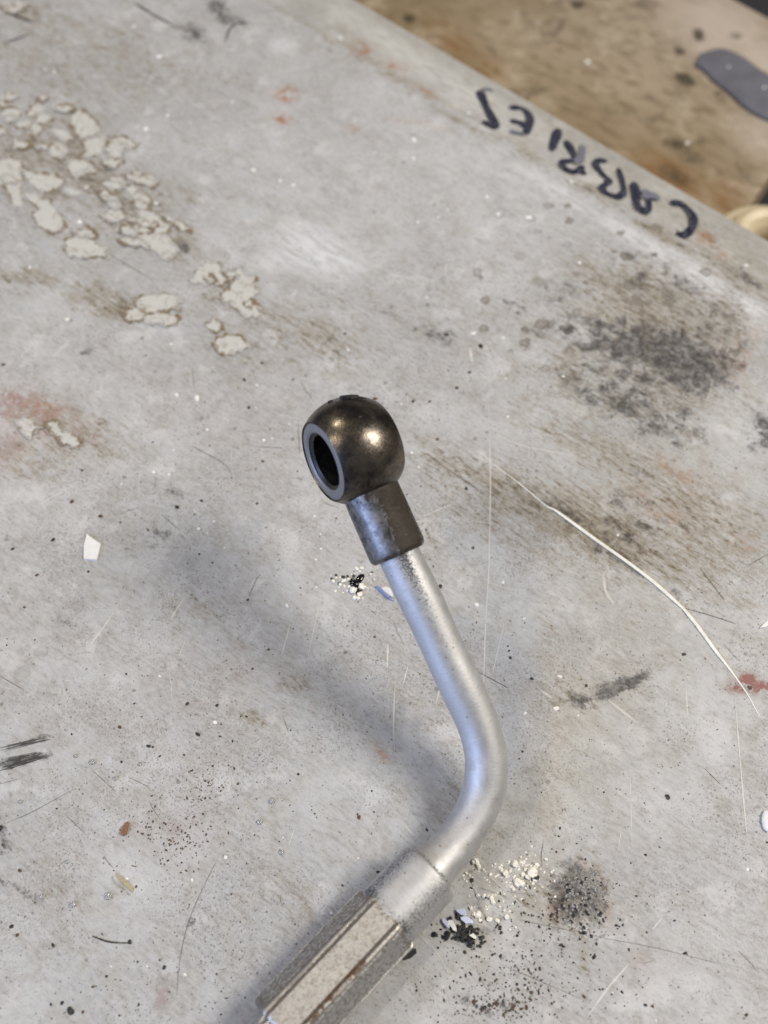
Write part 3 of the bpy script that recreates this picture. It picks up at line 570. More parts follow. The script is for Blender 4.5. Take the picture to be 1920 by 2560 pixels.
# ferrule: plain round sleeve between hex and tube
FL = np.linalg.norm(ferE-hexA)
pr = [(0.0040, -0.003), (0.0066, -0.003), (0.0069, 0.0), (0.0070, FL*0.3), (0.0070, FL-0.0007), (0.0069, FL-0.0003), (0.0066, FL), (0.0056, FL), (0.0053, FL-0.0006), (0.0052, FL-0.0014), (0.0040, FL-0.0016)]
def refine(pr, n=4):
    out = []
    for (a, b) in zip(pr[:-1], pr[1:]):
        for k in range(n): out.append((a[0]+(b[0]-a[0])*k/n, a[1]+(b[1]-a[1])*k/n))
    return out+[pr[-1]]
pr = refine(pr)
V, Fc = lathe(pr, hexA, hdir, 72)
sv = []
for p in V:
    rel = p-hexA; L = np.dot(rel, hdir); q = rel-hdir*L
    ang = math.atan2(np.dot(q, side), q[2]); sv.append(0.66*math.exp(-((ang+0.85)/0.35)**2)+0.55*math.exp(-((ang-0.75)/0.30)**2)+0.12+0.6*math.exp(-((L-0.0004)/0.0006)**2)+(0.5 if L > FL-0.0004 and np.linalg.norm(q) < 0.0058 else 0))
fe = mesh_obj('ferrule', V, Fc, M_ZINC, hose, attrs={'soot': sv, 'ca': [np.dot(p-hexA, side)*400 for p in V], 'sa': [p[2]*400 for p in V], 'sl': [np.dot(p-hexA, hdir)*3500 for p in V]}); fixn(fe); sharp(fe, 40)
# eye centre and bent tube
EYE_Z = 0.0475
eye_c = at(882, 1126, EYE_Z)
col_end = at(998, 1388, 0.0372); 
stem = col_end-eye_c; stem /= np.linalg.norm(stem)
pts = [ferE-hdir*0.003, ferE+hdir*0.0005, ferE+hdir*0.0035, at(1142, 2104, 0.0071), at(1184, 2040, 0.0080), at(1210, 1972, 0.0097), at(1216, 1902, 0.0124), at(1203, 1835, 0.0155), at(1176, 1765, 0.0189), at(1121, 1649, 0.0247), at(1054, 1504, 0.0318), col_end, col_end-stem*0.004]
P = catmull(pts, 14)
s = np.concatenate([[0], np.cumsum(np.linalg.norm(np.diff(P, axis=0), axis=1))]); tot = s[-1]
RT = 0.00452
rad = RT+0.0006*np.exp(-((s-0.0028)/0.0022)**2)+0.00008*np.sin(s*300)
V, Fc, S, A = sweep(P, rad, 64)
# soot on the side that faces the viewer, fading away from the collar
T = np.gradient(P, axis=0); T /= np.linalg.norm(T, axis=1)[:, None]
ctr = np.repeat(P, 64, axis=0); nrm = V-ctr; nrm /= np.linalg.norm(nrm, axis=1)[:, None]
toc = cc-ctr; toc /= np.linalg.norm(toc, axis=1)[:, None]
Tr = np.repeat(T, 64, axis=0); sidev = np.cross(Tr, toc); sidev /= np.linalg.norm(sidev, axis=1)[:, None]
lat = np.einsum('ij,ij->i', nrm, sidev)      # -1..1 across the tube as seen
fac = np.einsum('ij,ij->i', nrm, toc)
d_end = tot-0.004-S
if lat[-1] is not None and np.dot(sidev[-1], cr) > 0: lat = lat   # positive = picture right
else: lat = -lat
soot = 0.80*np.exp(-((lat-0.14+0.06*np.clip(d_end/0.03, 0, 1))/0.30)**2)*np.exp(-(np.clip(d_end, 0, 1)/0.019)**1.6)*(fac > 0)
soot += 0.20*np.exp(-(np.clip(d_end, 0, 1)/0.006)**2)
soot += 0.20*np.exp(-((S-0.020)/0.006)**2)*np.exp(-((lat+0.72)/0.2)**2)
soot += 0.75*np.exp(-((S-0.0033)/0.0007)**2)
tb = mesh_obj('bent_tube', V, Fc, M_ZINC, hose, attrs={'soot': soot, 'ca': np.cos(A)*2.2, 'sa': np.sin(A)*2.2, 'sl': S*3500})
fixn(tb)
# collar on the tube
CL = np.linalg.norm(col_end-eye_c); c0 = 0.0075
pr = [(0.0038, c0), (0.0059, c0), (0.0060, 0.010), (0.0061, 0.014), (0.0062, CL-0.0016), (0.0061, CL-0.0008), (0.0057, CL-0.0002), (0.0052, CL), (0.0038, CL-0.0003)]
V, Fc = lathe(refine(pr, 5), eye_c, stem, 72)
V += np.array([np.array([math.sin(p[0]*2300+p[1]*900), math.sin(p[1]*2100+1), math.sin(p[2]*2500+2)])*0.00005 for p in V])
rel = V-eye_c; al = rel@stem; rad_ = rel-np.outer(al, stem); rad_ /= np.linalg.norm(rad_, axis=1)[:, None]
vw = cc-eye_c; vw -= stem*np.dot(vw, stem); vw /= np.linalg.norm(vw); sdv = np.cross(stem, vw); sdv = sdv if np.dot(sdv, cr) > 0 else -sdv
la = rad_@sdv; csoot = 1.0*np.clip((la+0.04+0.25*(al/CL-0.7))/0.22, 0, 1)*(rad_@vw > -0.3)
csoot = np.where(la > 0.9, csoot*0.6, csoot)+0.5*np.exp(-((al-0.0105)/0.0012)**2)
co = mesh_obj('collar', V, Fc, M_COLLAR, hose, attrs={'soot': csoot}); fixn(co); sharp(co, 50)
# eye: ball with two flats and a cross hole
axc = np.array([-0.776, -0.484]); ax = axc[0]*cr+axc[1]*cu-0.40*cf
ax -= stem*np.dot(ax, stem); ax /= np.linalg.norm(ax)
RB = 0.0114; DF = 0.0073; RF = math.sqrt(RB*RB-DF*DF); RH = 0.0064
arc = []
a1 = math.asin(DF/RB)
for k in range(29):
    a = -a1+2*a1*k/28; arc.append((RB*math.cos(a), RB*math.sin(a)))
pr = [(RH, -DF+0.0006), (RH, DF-0.0006), (RH+0.0002, DF-0.0004), (RF-0.0008, DF-0.0004), (RF-0.0002, DF-0.0003)]+arc[::-1]+[(RF-0.0002, -DF+0.0003), (RF-0.0008, -DF+0.0004), (RH+0.0002, -DF+0.0004)]
V, Fc = lathe(pr, eye_c, ax, 96)
eye = mesh_obj('eye_fitting', V, Fc, M_EYE, hose); fixn(eye); sharp(eye, 30)
for sgn in (1, -1):
    pf = [(RH-0.0001, DF-0.0035), (RH-0.0001, DF-0.0003), (RH+0.00035, DF), (RF-0.0009, DF), (RF-0.0004, DF-0.0002), (RF-0.0006, DF-0.0006), (RH+0.0006, DF-0.0008)]
    V, Fc = lathe([(r, t_*sgn) for r, t_ in pf], eye_c, ax, 96)
    sf = mesh_obj('sealing_face', V, Fc, M_FACE, eye); fixn(sf); sharp(sf, 30)
V, Fc = lathe([(RH-0.00015, -DF+0.001), (RH-0.00015, DF-0.0006), (RH-0.0008, DF-0.0010), (RH-0.0008, 0.0025), (RH-0.0003, 0.002), (RH-0.0003, -0.002), (RH-0.0008, -0.0025), (RH-0.0008, -DF+0.0012)], eye_c, ax, 72)
bo = mesh_obj('bore', V, Fc, M_BORE, eye); fixn(bo); sharp(bo, 30)
# braided hose leaving the sleeve
b0 = hexA-hdir*(HEXL-0.003)
Pb = np.array([b0-hdir*t_ for t_ in np.linspace(0, 0.12, 420)]); Pb[:, 2] = np.minimum(Pb[:, 2], ZA)
def weave(a, s_):
    p = s_*900; q1 = math.sin(a*9+p*0.55); q2 = math.sin(a*9-p*0.55)
    return 1+0.07*max(q1, q2)
V, Fc, S, A = sweep(Pb, [0.0057]*len(Pb), 96, rfun=weave)
br = mesh_obj('braided_hose', V, Fc, M_BRAID, hose); fixn(br)

# ------------------------------------------------------------------ board beyond the table
ZB = -0.050
def board_material():
    t = NT('stained brown board'); st = t.mapping(-EANG, (1, 3, 1)); n = t.noise(22, 5, 0.6); g = t.noise(110, 5, 0.65, vec=st); f = t.noise(420, 4, 0.7)
    c = t.mix(t.ramp(n, 0.3, 0.7), (0.215, 0.165, 0.10), (0.32, 0.262, 0.19))
    c = t.mix(t.ramp(g, 0.46, 0.66, 0, 0.75), c, (0.165, 0.125, 0.075))
    c = t.mix(t.ramp(t.noise(60, 5, 0.7), 0.52, 0.68, 0, 0.6), c, (0.45, 0.39, 0.30))
    c = t.mix(t.ramp(t.noise(48, 5, 0.7, dist=0.4), 0.56, 0.68, 0, 0.7), c, (0.10, 0.08, 0.055))
    c = t.mix(t.math('MULTIPLY', t.attr('pinkish'), 0.7), c, (0.47, 0.41, 0.36))
    c = t.mix(t.math('MULTIPLY', t.attr('rim_shade'), t.ramp(g, 0.3, 0.6, 0.3, 0.9)), c, (0.20, 0.105, 0.035))  # rust-brown contact shade beside the table rim, painted on
    d = t.math('ADD', t.attr('spot'), t.math('MULTIPLY', t.math('SUBTRACT', f, 0.5), 1.0))
    c = t.mix(t.ramp(d, 0.22, 0.72, 0, 0.9), c, (0.05, 0.04, 0.028))
    t.bump(t.math('ADD', g, f), 0.25, 0.0006)
    return t.out(c, 0.6, 0, 0.3)
corn = [at(x, y, ZB) for x, y in ((2116, 151), (1735, 726), (560, 60), (640, -640))]
board = empty('brown_board', tuple(np.mean(corn, axis=0)*np.array([1, 1, 0])+np.array([0, 0, Z_FLOOR])), 'stained brown board lying lower than the table beyond its rim', 'board')
N = 150; V = []
for i in range(N+1):
    for j in range(N+1):
        a, b = i/N, j/N; V.append((1-a)*(1-b)*corn[0]+(1-a)*b*corn[1]+a*b*corn[2]+a*(1-b)*corn[3])
V = np.array(V); px, py = proj(V)
def gsum(lst):
    o = np.zeros(len(V))
    for x, y, rx, ry, an, st_ in lst:
        an = math.radians(an); dx, dy = px-x, py-y; u = (dx*math.cos(an)+dy*math.sin(an))/rx; vv = (-dx*math.sin(an)+dy*math.cos(an))/ry
        o = np.maximum(o, st_*np.exp(-(u*u+vv*vv)**1.3))
    return o
SPOT = [(1712, 198, 30, 16, 25, 1.0), (1746, 88, 16, 22, -30, 0.85), (1698, 128, 20, 14, 20, 0.75), (1840, 88, 22, 14, 0, 0.55), (1445, 12, 24, 14, 0, 0.8), (1022, 48, 18, 14, 0, 0.8), (1690, 360, 46, 20, 15, 0.62), (1752, 352, 22, 12, 0, 0.5), (1730, 395, 50, 24, 20, 0.5), (1650, 290, 24, 14, 0, 0.45), (1800, 240, 34, 16, 40, 0.5), (1520, 275, 40, 18, 20, 0.4), (1480, 110, 30, 40, 40, 0.3), (1690, 440, 70, 28, 25, 0.55), (1320, 260, 60, 22, 30, 0.3)]
at_ = {'spot': gsum(SPOT), 'rim_shade': gsum([(1140, 110, 60, 34, 40, 0.75), (1220, 170, 60, 30, 30, 0.6), (1680, 440, 120, 44, 28, 0.9), (1810, 500, 60, 50, 20, 0.7), (1100, 70, 40, 30, 20, 0.5)]), 'pinkish': gsum([(1800, 70, 130, 90, 20, 1.0), (1900, 150, 90, 60, 10, 1.0), (1900, 330, 80, 60, 20, 0.7)])}  # includes the painted shade where the board meets the rim
Fc = []
for i in range(N):
    for j in range(N): Fc.append((i*(N+1)+j, (i+1)*(N+1)+j, (i+1)*(N+1)+j+1, i*(N+1)+j+1))
M_BOARD = board_material()
bt = mesh_obj('board_top', V, Fc, M_BOARD, board, attrs=at_)
if bt.data.polygons[0].normal.z < 0: bt.data.flip_normals()
lowc = [c_*np.array([1, 1, 0])+np.array([0, 0, Z_FLOOR]) for c_ in corn]
mesh_obj('board_edge', corn+lowc, [(0, 1, 5, 4), (1, 2, 6, 5), (2, 3, 7, 6), (3, 0, 4, 7)], simple('board edge', (0.26, 0.2, 0.13), 0.7), board, smooth=False)
# dark grey pad on the board
def slab(outline, z, h, name, mat, loc, bevel=0.0012, n=4):
    P = catmull(list(outline)+[outline[0]], n)[:-1] if n else np.array(outline)
    c_ = P.mean(axis=0); k = len(P); V = []
    for sc_, dz in ((1, 0), (1, h-bevel*0.6), (1-0.03, h-bevel*0.15), (1-0.08, h), (0.5, h*1.04)):
        for p in P: q = c_+(p-c_)*sc_; V.append((q[0], q[1], z+dz))
    Fc = []
    for r in range(4):
        for i in range(k): j = (i+1) % k; Fc.append((r*k+i, r*k+j, (r+1)*k+j, (r+1)*k+i))
    Fc.append(tuple(4*k+i for i in range(k))); Fc.append(tuple(range(k-1, -1, -1)))
    o = mesh_obj(name, V, Fc, mat, loc=loc); fixn(o); return o
pad = [at(1600+x/2.909, y/2.909, ZB+0.0008) for x, y in ((445, 390), (520, 368), (610, 362), (760, 430), (860, 505), (960, 570), (1060, 660), (1080, 800), (980, 880), (850, 835), (740, 760), (640, 665), (540, 590), (460, 505), (405, 470))]
cpad = np.mean(pad, axis=0)
p_ = slab(pad, ZB+0.0002, 0.0016, 'rubber_pad', simple('smooth dark grey rubber', (0.12, 0.12, 0.142), 0.5, var=0.4, scale=120), tuple(cpad*np.array([1, 1, 0])+np.array([0, 0, ZB])))
tag(p_, 'smooth dark blue-grey pad with pointed end lying on the brown board', 'pad')
# cream ring beside the table corner
rc = at(1930, 592, -0.038); rc[2] = 0
V, Fc = lathe(refine([(0.0062, Z_FLOOR), (0.0195, Z_FLOOR), (0.0200, -0.046), (0.0190, -0.0420), (0.0168, -0.0408), (0.0152, -0.0402), (0.0138, -0.0375), (0.0112, -0.0358), (0.0086, -0.0368), (0.0066, -0.0400)], 4), rc, (0, 0, 1), 72)
rg = mesh_obj('plastic_ring', V, Fc, simple('cream plastic', (0.60, 0.52, 0.37), 0.4, var=0.08, scale=300), loc=(rc[0], rc[1], Z_FLOOR)); fixn(rg)
tag(rg, 'cream plastic ring with dark hole, half hidden behind the table rim', 'ring')

# ------------------------------------------------------------------ small things lying on the table
def lump_mesh(name, mat, seed, flat=0.6, lev=1, jag=0.3):
    bm = bmesh.new(); bmesh.ops.create_icosphere(bm, subdivisions=lev, radius=1.0); r = random.Random(seed)
    for v_ in bm.verts:
        k = 1+r.uniform(-jag, jag); v_.co = Vector((v_.co.x*k, v_.co.y*k, max(v_.co.z, -0.55)*k*flat))
    mz = min(v_.co.z for v_ in bm.verts)
    for v_ in bm.verts: v_.co.z -= mz
    me = bpy.data.meshes.new(name); bm.to_mesh(me); bm.free(); me.materials.append(mat); return me
def chip_mesh(name, mat, seed, n=7, th=0.16):
    r = random.Random(seed); P = [((0.75+r.uniform(-0.3, 0.3))*math.cos(a), (0.75+r.uniform(-0.3, 0.3))*math.sin(a)) for a in [2*math.pi*(k+r.uniform(-0.25, 0.25))/n for k in range(n)]]
    V = [(x, y, 0) for x, y in P]+[(x*0.93, y*0.93, th*(1+0.6*x)) for x, y in P]
    Fc = [tuple(range(n-1, -1, -1)), tuple(n+i for i in range(n))]+[(i, (i+1) % n, n+(i+1) % n, n+i) for i in range(n)]
    me = bpy.data.meshes.new(name); me.from_pydata(V, [], Fc); me.update(); me.materials.append(mat); return me
M_CRUMB = simple('chalky cream grain', (0.84, 0.82, 0.74), 0.65, var=0.12, scale=2500, bump=0.3)
M_WHITE = simple('white plastic flake', (0.72, 0.71, 0.68), 0.4, var=0.14, scale=700)
M_BLUEW = simple('bluish white flake', (0.62, 0.66, 0.80), 0.35, var=0.08, scale=1500)
M_BLACK = simple('black grit', (0.014, 0.013, 0.013), 0.45, var=0.5, scale=2500, bump=0.3)
M_BROWN = simple('brown grit', (0.075, 0.045, 0.025), 0.6, var=0.5, scale=2500, bump=0.3)
crumbM = [lump_mesh('crumb', M_CRUMB, 10+i, 0.75, 2, 0.28) for i in range(6)]
gritM = [lump_mesh('grit', M_BLACK, 30+i, 0.55, 1, 0.35) for i in range(6)]
brownM = [lump_mesh('grit', M_BROWN, 50+i, 0.5, 1, 0.35) for i in range(4)]
flakeM = [chip_mesh('flake', M_WHITE, 70+i) for i in range(6)]
def drop(name, me, px, py, r, label, cat, group=None, sx=1.0, rot=None, z=0.0, tilt=0.0, zs=None):
    o = bpy.data.objects.new(name, me); COL.objects.link(o)
    p = at(px, py, z); k = r*mmpx(px, py, z); o.location = (p[0], p[1], z+0.00001)
    o.scale = (k*sx, k, zs*k if zs else k); o.rotation_euler = (tilt, 0, random.uniform(0, 6.28) if rot is None else rot)
    return tag(o, label, cat, group)
def where(x, y):
    if y < 640: return 'near the far rim' if x > 960 else 'among the flaked cream patches' if x < 450 else 'near the top of the picture'
    if y < 1200: return 'left of the eye fitting' if x < 860 else 'just right of the eye fitting' if x < 1250 else 'near the large dark smudge'
    if y < 1760: return 'left of the collar' if x < 560 else 'between tube and its shadow' if x < 1120 else 'right of the tube, by the curved strand'
    return 'in the lower left corner area' if x < 330 else 'left of the hex sleeve' if x < 1000 else 'below the cream crumbs' if x < 1430 else 'in the lower right corner area'
def z8(l): return [(960+x/1.728, 1920+y/1.728, s/1.728) for x, y, s in l]
WC = z8([(395, 405, 17), (408, 425, 12), (430, 440, 6), (460, 460, 8), (510, 445, 8), (525, 455, 13), (565, 415, 14), (590, 385, 6), (600, 460, 9), (640, 455, 22), (620, 470, 14), (578, 495, 18), (597, 502, 13), (560, 525, 9), (405, 550, 8), (430, 555, 8), (465, 565, 12), (472, 580, 10), (375, 605, 10), (405, 635, 14), (390, 632, 10), (415, 660, 9), (455, 655, 11), (490, 660, 10), (530, 645, 10), (545, 700, 6), (570, 690, 6), (610, 440, 7), (700, 395, 7), (660, 420, 9), (355, 455, 7), (335, 435, 7), (370, 465, 6), (545, 445, 7), (480, 415, 5), (500, 600, 6), (440, 600, 5), (520, 615, 6), (650, 430, 8), (340, 415, 6), (365, 400, 6), (490, 540, 5)])
for x, y, s_ in WC:
    drop('crumb', random.choice(crumbM), x, y, s_*0.9, 'chalky cream crumb scattered on the table beside the ferrule', 'crumb', 'cream crumbs beside the ferrule', sx=random.uniform(0.9, 1.35))
for (x, y, a, b, rot, lb, mat) in ((355, 657, 34, 13, -0.35, 'larger bluish-white flake on the black grit beside the sleeve', M_BLUEW), (335, 622, 28, 15, -0.35, 'smaller bluish-white flake at the top of the black grit pile', M_BLUEW), (265, 668, 26, 11, -1.0, 'bluish-white flake at the left edge of the grit pile', M_BLUEW), (293, 675, 32, 13, -1.0, 'cream sliver standing in the black grit pile', M_CRUMB), (382, 722, 24, 10, -0.8, 'cream sliver in the lower half of the black grit pile', M_CRUMB)):
    X, Y = 960+x/1.728, 1920+y/1.728
    drop('flake', chip_mesh('flake', mat, int(x), 9, 0.3), X, Y, b/1.728*1.25, lb, 'flake', 'flakes in the grit pile', sx=a/b, rot=rot, z=0.0006, tilt=0.2)
# grit pile (things one could pick out) and its dust
for i in range(95):
    a = random.uniform(0, 6.28); r_ = abs(random.gauss(0, 1)); X = 1157+math.cos(a)*r_*34+random.uniform(-6, 6); Y = 2328+math.sin(a)*r_*22+ (14 if math.cos(a) > 0 else 0)
    drop('grit', random.choice(gritM), X, Y, random.uniform(2.5, 7.0), 'black grit lump in the pile beside the hex sleeve', 'grit', 'black grit pile beside the hex sleeve', sx=random.uniform(0.8, 1.5), z=random.choice([0, 0, 0.0004]))
for x, y, s_ in z8([(660, 475, 13), (380, 485, 11), (378, 520, 8), (500, 690, 11), (505, 712, 9), (490, 680, 8), (575, 725, 8), (580, 712, 6), (440, 560, 6), (525, 650, 8), (418, 665, 8), (390, 440, 5), (205, 678, 6), (765, 765, 11), (775, 772, 8)]):
    drop('grit', random.choice(gritM), x, y, s_*0.7, 'single black grit lump among the cream crumbs', 'grit', 'grit among the cream crumbs', sx=1.3)
# individually placed dark specks
SPK = []
def z7(l): return [(x/1.728, 1920+y/1.728, s/1.728) for x, y, s in l]
def z5(l): return [(x/1.728, 1280+y/1.728, s/1.728) for x, y, s in l]
def z6(l): return [(960+x/1.728, 1280+y/1.728, s/1.728) for x, y, s in l]
def z3(l): return [(x/1.728, 640+y/1.728, s/1.728) for x, y, s in l]
def z41(l): return [(960+x/1.728, 640+y/1.728, s/1.728) for x, y, s in l]
SPK += z7([(1288, 27, 9), (1550, 212, 13), (1545, 200, 8), (450, 180, 6), (85, 443, 12), (230, 765, 13), (595, 838, 8), (710, 862, 12), (305, 1050, 22), (268, 1015, 13), (358, 1053, 10), (220, 1022, 9), (75, 722, 15), (50, 685, 13), (410, 280, 6), (1253, 55, 6), (1360, 198, 8), (1615, 190, 8), (1605, 100, 7), (1480, 508, 10), (1632, 450, 12), (588, 513, 8), (492, 443, 6), (690, 830, 8), (600, 1022, 9), (515, 1070, 8), (460, 900, 9), (400, 945, 9), (725, 400, 9), (560, 752, 14), (1275, 675, 6), (1058, 992, 6), (935, 890, 6), (1000, 545, 6), (955, 1065, 7), (955, 965, 6), (0, 260, 20), (1280, 760, 7), (1330, 715, 6), (640, 290, 7), (655, 265, 5), (245, 175, 8), (1100, 290, 6), (1030, 175, 6)])
SPK += z5([(435, 18, 14), (230, 120, 11), (520, 45, 8), (860, 182, 8), (160, 272, 11), (55, 160, 9), (382, 258, 9), (1070, 380, 9), (1145, 385, 6), (918, 220, 7), (808, 828, 13), (518, 930, 12), (855, 960, 14), (642, 1012, 14), (660, 1015, 8), (938, 835, 10), (1090, 678, 9), (1160, 595, 9), (580, 828, 8), (950, 970, 9), (1005, 990, 7), (1065, 883, 8), (1040, 883, 7), (690, 1055, 8), (310, 960, 7), (545, 700, 7), (1618, 540, 9), (1453, 28, 7), (105, 412, 8), (955, 917, 7), (1255, 943, 6), (840, 10, 6), (1205, 210, 5), (1368, 545, 5), (795, 1050, 8), (525, 1080, 8), (30, 575, 6), (150, 552, 6), (640, 80, 8)])
SPK += z6([(385, 155, 11), (243, 322, 13), (198, 205, 6), (540, 600, 9), (545, 630, 10), (535, 580, 6), (638, 720, 11), (873, 750, 12), (1295, 615, 11), (155, 700, 6), (850, 545, 5), (183, 75, 6), (598, 1035, 8), (1580, 760, 14), (1440, 940, 6)])
SPK += z3([(1055, 535, 12), (355, 926, 10), (630, 430, 6), (1075, 655, 12), (1135, 888, 9), (1490, 335, 9), (1130, 462, 9), (15, 470, 14), (1618, 618, 17), (1265, 535, 8), (660, 805, 7), (1165, 750, 7), (905, 820, 6), (1000, 958, 7), (870, 1058, 12), (310, 1060, 14), (1110, 1070, 9), (765, 1085, 15), (125, 735, 12)])
SPK += z41([(125, 628, 10), (197, 628, 9), (230, 792, 11), (98, 597, 6), (355, 1005, 10), (370, 502, 11), (100, 1030, 6), (310, 930, 6), (160, 995, 6), (430, 652, 5), (417, 390, 15), (270, 340, 14), (315, 570, 12), (580, 245, 10)])
SPK += z8([(1225, 125, 16), (1130, 375, 10), (1135, 710, 9), (1255, 660, 9), (1190, 342, 5), (1090, 553, 9), (655, 870, 10), (1565, 1067, 12), (1160, 1030, 10), (1130, 1025, 12), (950, 105, 6), (680, 105, 6), (735, 1010, 7), (575, 935, 10), (760, 260, 8), (185, 268, 10), (140, 945, 6), (1300, 800, 11), (865, 990, 12), (540, 1048, 10), (430, 1035, 16), (400, 1030, 12), (455, 1025, 12), (375, 890, 9), (480, 920, 9), (435, 915, 7), (520, 985, 7), (1245, 582, 5), (605, 870, 7), (1655, 322, 8)])
for x, y, s_ in SPK:
    drop('speck', random.choice(gritM if random.random() < 0.7 else brownM), x, y, s_*0.62, 'small dark speck on the table '+where(x, y), 'speck', 'dark specks '+where(x, y), sx=random.uniform(0.9, 1.5), zs=0.45)
# the uncountable dust: one object
def scatter(name, pts, mat, parent=None):
    V = []; Fc = []; F0 = [(0, 1, 2), (0, 2, 3), (0, 3, 4), (0, 4, 5), (0, 5, 1)]
    for x, y, s_ in pts:
        p = at(x, y); k = s_*mmpx(x, y); a0 = random.uniform(0, 6.28); o = len(V); el = random.uniform(0.6, 1.8)
        V.append((p[0], p[1], k*0.5))
        for q in range(5):
            a = q*2*math.pi/5; rr = k*random.uniform(0.6, 1.3); x_, y_ = rr*el*math.cos(a), rr*math.sin(a)
            V.append((p[0]+x_*math.cos(a0)-y_*math.sin(a0), p[1]+x_*math.sin(a0)+y_*math.cos(a0), 0.00002))
        Fc += [tuple(i+o for i in t_) for t_ in F0]
    o = mesh_obj(name, V, Fc, mat, loc=(0, 0, 0), smooth=False); return tag(o, kind='stuff')
pb, pn = [], []
for _ in range(300): pb.append((random.gauss(1290, 130), random.gauss(2440, 55), random.choice([1, 1, 1.6])*random.uniform(1.0, 2.4)))
for _ in range(160): pn.append((random.gauss(1240, 60), random.gauss(2515, 22), random.choice([1, 1, 1.8])*random.uniform(1.2, 2.8)))
for _ in range(120): pn.append((random.gauss(430, 50), random.gauss(2090, 45), random.uniform(1.2, 3.2)))
for _ in range(60): pn.append((random.gauss(520, 40), random.gauss(1965, 25), random.uniform(1.2, 3.0)))
for _ in range(80): pb.append((random.gauss(440, 150), random.gauss(2450, 70), random.uniform(0.9, 2.2)))
for _ in range(50): pb.append((random.gauss(1300, 50), random.gauss(2260, 50), random.uniform(1.2, 3.4)))
for _ in range(90): pb.append((random.gauss(1450, 70), random.gauss(2260, 65), random.uniform(1.2, 3.4)))
for _ in range(420): pb.append((random.uniform(0, 1920), random.uniform(900, 2555), random.uniform(0.8, 1.8)))
for _ in range(420): pn.append((random.uniform(0, 1920), random.uniform(900, 2555), random.uniform(0.8, 2.0)))
for _ in range(26): pn.append((random.gauss(1385, 10), random.gauss(2275, 24), random.uniform(2, 4)))
for _ in range(60): pb.append((random.gauss(1450, 42), random.gauss(2280, 36), random.uniform(2, 6)))
tag(scatter('black_dust', pb, M_BLACK), 'fine black dust specks sprinkled over the grey table', 'dust')
tag(scatter('brown_dust', pn, M_BROWN), 'fine brown dust specks sprinkled over the grey table', 'dust')
wp = []
for _ in range(80): wp.append((random.gauss(1250, 60), random.gauss(2210, 42), random.uniform(1.2, 3.4)))
for _ in range(70): wp.append((random.gauss(1310, 30), random.gauss(2180, 22), random.uniform(1.2, 3.6)))
for _ in range(50): wp.append((random.gauss(880, 30), random.gauss(1450, 18), random.uniform(1.2, 3.2)))
tag(scatter('pale_dust', wp, M_CRUMB), 'fine cream dust between the cream crumbs on the table', 'dust')
# glassy beads crusted on the dark stain
bead = []
t = NT('clear wet bead'); t.out((0.30, 0.285, 0.26), 0.10, 0.0, 0.7); M_BEAD = t.m
V = []; Fc = []
for _ in range(230):
    x = random.gauss(1462, 30); y = random.gauss(2215, 34)
    if random.random() < 0.35: x, y = random.gauss(1460, 44), random.gauss(2290, 32)
    p = at(x, y); k = random.uniform(1.6, 4.2)*mmpx(x, y); o = len(V)
    V.append((p[0], p[1], k*0.9))
    for q in range(6): V.append((p[0]+k*0.7*math.cos(q*1.047), p[1]+k*0.7*math.sin(q*1.047), k*0.6))
    for q in range(6): V.append((p[0]+k*math.cos(q*1.047), p[1]+k*math.sin(q*1.047), 0))
    Fc += [(o, o+1+q, o+1+(q+1) % 6) for q in range(6)]+[(o+1+q, o+7+q, o+7+(q+1) % 6, o+1+(q+1) % 6) for q in range(6)]
tag(mesh_obj('bead_crust', V, Fc, M_BEAD, loc=(0, 0, 0)), 'crust of tiny glassy beads on the brown-black stain below the crumbs', 'crust', kind='stuff')

# white flakes; some in the upper area stand in for glints on the paint
FLK = [(x/1.728, y/1.728, s/1.728) for x, y, s in ((690, 245, 22), (725, 500, 14), (630, 558, 20), (1005, 440, 14), (1095, 735, 16), (1210, 780, 14), (1268, 800, 14), (375, 810, 16), (675, 880, 14), (235, 310, 12), (195, 300, 9), (580, 115, 12), (1470, 165, 18), (1620, 660, 12), (655, 335, 9), (735, 365, 8), (1290, 965, 10), (1360, 1020, 10), (345, 960, 22), (590, 545, 8), (820, 530, 9))]
FLK += [(960+x/1.728, y/1.728, s/1.728) for x, y, s in ((130, 605, 18), (130, 685, 13), (365, 490, 15), (495, 925, 20), (625, 940, 22), (445, 850, 12), (810, 785, 12), (145, 960, 12), (235, 940, 11), (275, 905, 10))]
FLK += z3([(765, 600, 18), (850, 615, 25), (1110, 558, 10), (895, 750, 12), (1140, 795, 11), (1175, 787, 8), (665, 935, 16), (730, 945, 10), (750, 840, 9), (290, 275, 20), (1505, 405, 13), (740, 380, 12), (1250, 725, 7), (130, 48, 12), (1105, 655, 7), (525, 985, 8), (430, 985, 7)])
FLK += z41([(385, 335, 18), (515, 355, 13), (845, 30, 14), (1565, 40, 16), (185, 178, 8), (120, 850, 12), (75, 640, 8), (535, 695, 12), (525, 530, 8), (150, 912, 7), (775, 520, 10)])
FLK += z5([(860, 72, 13), (970, 155, 8), (1365, 205, 8), (1385, 95, 9), (1360, 18, 9), (1240, 405, 13), (930, 910, 17), (690, 710, 11), (895, 90, 6), (1215, 80, 7), (1388, 160, 12), (925, 40, 10)])
FLK += z6([(760, 710, 15), (610, 870, 12), (1010, 100, 12), (515, 305, 12), (400, 400, 16), (745, 850, 20), (605, 460, 9), (840, 880, 8)])
FLK += z7([(975, 385, 13), (830, 483, 10), (1222, 300, 8), (635, 857, 8), (480, 857, 8), (550, 478, 12), (800, 893, 12), (1548, 390, 8), (1430, 625, 11)])
FLK += z8([(1570, 437, 14), (1175, 1090, 9), (255, 945, 6), (612, 950, 6), (1000, 915, 8), (990, 970, 8)])
